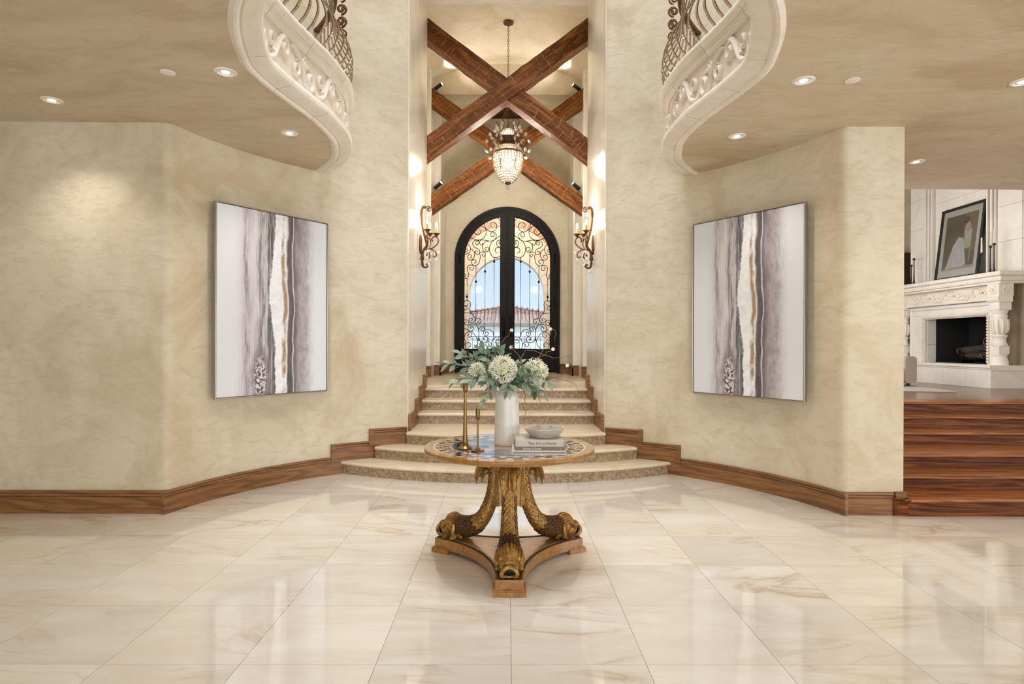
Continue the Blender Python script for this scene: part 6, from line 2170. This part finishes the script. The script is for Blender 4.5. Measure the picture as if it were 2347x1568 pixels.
flat([(0.66, 0.55), (0.84, 0.53), (0.87, 0.66), (0.82, 0.70), (0.70, 0.68)], pm('print_bodice', srgb(212, 210, 212), var=0.15, vscale=25), 'print_bodice', 0.0008)
flat([(0.64, 0.56), (0.69, 0.57), (0.71, 0.72), (0.80, 0.68), (0.82, 0.74), (0.76, 0.84), (0.66, 0.84), (0.63, 0.72)], pm('print_skin', srgb(224, 184, 156)), 'print_skin', 0.0009)
flat([(0.57, 0.80), (0.62, 0.78), (0.72, 0.83), (0.76, 0.88), (0.72, 0.94), (0.66, 0.93), (0.62, 0.95), (0.57, 0.92)], pm('print_hair', srgb(34, 26, 24)), 'print_hair', 0.0010)
flat([(0.40, 0.52), (0.54, 0.50), (0.60, 0.56), (0.46, 0.59)], pm('print_book', srgb(232, 222, 200)), 'print_book', 0.0010)

# ------------------------------------------------------------------ low chair, rug, dark cabinet
MAT['greige'] = plain('greige_upholstery', srgb(168, 154, 138), 0.85, var=0.05, vscale=12, bump=0.25, bscale=220)
ay = 9.35
ax1 = (2106 - 1161.5) * ay / F_PX
chh = thing('lounge_chair', 'low greige upholstered chair seen end-on beside the fireplace hearth', 'chair', (ax1 - 0.4, ay, LF))
top = CAM_H + (791 - (817 - 3.6)) * ay / F_PX - LF
def rbox(x0, x1, y0, y1, z0, z1, r):
    q = []
    for cx, cz, a0 in ((x1 - r, z1 - r, 0), (x0 + r, z1 - r, 90), (x0 + r, z0 + r, 180), (x1 - r, z0 + r, 270)):
        for k in range(5):
            a = math.radians(a0 + 22.5 * k)
            q.append((cx + r * math.cos(a), cz + r * math.sin(a)))
    return MB().prism(q, y0, y1, 'y')
rbox(0.22, 0.40, 0.0, 0.75, 0.06, top, 0.05).build('backrest', MAT['greige'], chh, smooth=40)
rbox(-0.40, 0.215, 0.02, 0.73, 0.10, 0.30, 0.04).build('seat_cushion', MAT['greige'], chh, smooth=40)
for x in (-0.32, 0.32):
    for y in (0.08, 0.66):
        MB().box(x - 0.02, x + 0.02, y - 0.02, y + 0.02, 0.012, 0.09).build('leg', MAT['darkwood'], chh)
MAT['rug'] = plain('cream_rug', srgb(206, 196, 176), 0.95, var=0.15, vscale=60, bump=0.8, bscale=260)
ry = (CAM_H - LF) * F_PX / (896.5 - 791)
rx = (2198 - 1161.5) * ry / F_PX
rug = thing('area_rug', 'cream woven rug under the low chair on the dark wood floor', 'rug', (rx, ry, LF), (0, 0, math.radians(-12)))
MB().cbox(-2.0, 0, 0, 2.2, 0, 0.012, 0.003).build('pile', MAT['rug'], rug)
MB().tube([(-2.0, 0.0, 0.007), (0, 0.0, 0.007), (0, 2.2, 0.007)], 0.008, 5).build('binding', MAT['rug'], rug)
cab = thing('dark_cabinet', 'dark wood cabinet glimpsed behind the far end of the mantel', 'cabinet', (8.1, 12.7, LF))
MB().cbox(-0.6, 0.45, -0.2, 0.28, 0, 2.6, 0.006).build('carcass', MAT['darkwood'], cab)
MB().cbox(-0.57, -0.08, -0.225, -0.202, 0.08, 2.5, 0.004).build('door', MAT['darkwood'], cab)
MB().cbox(-0.07, 0.42, -0.225, -0.202, 0.08, 2.5, 0.004).build('door', MAT['darkwood'], cab)
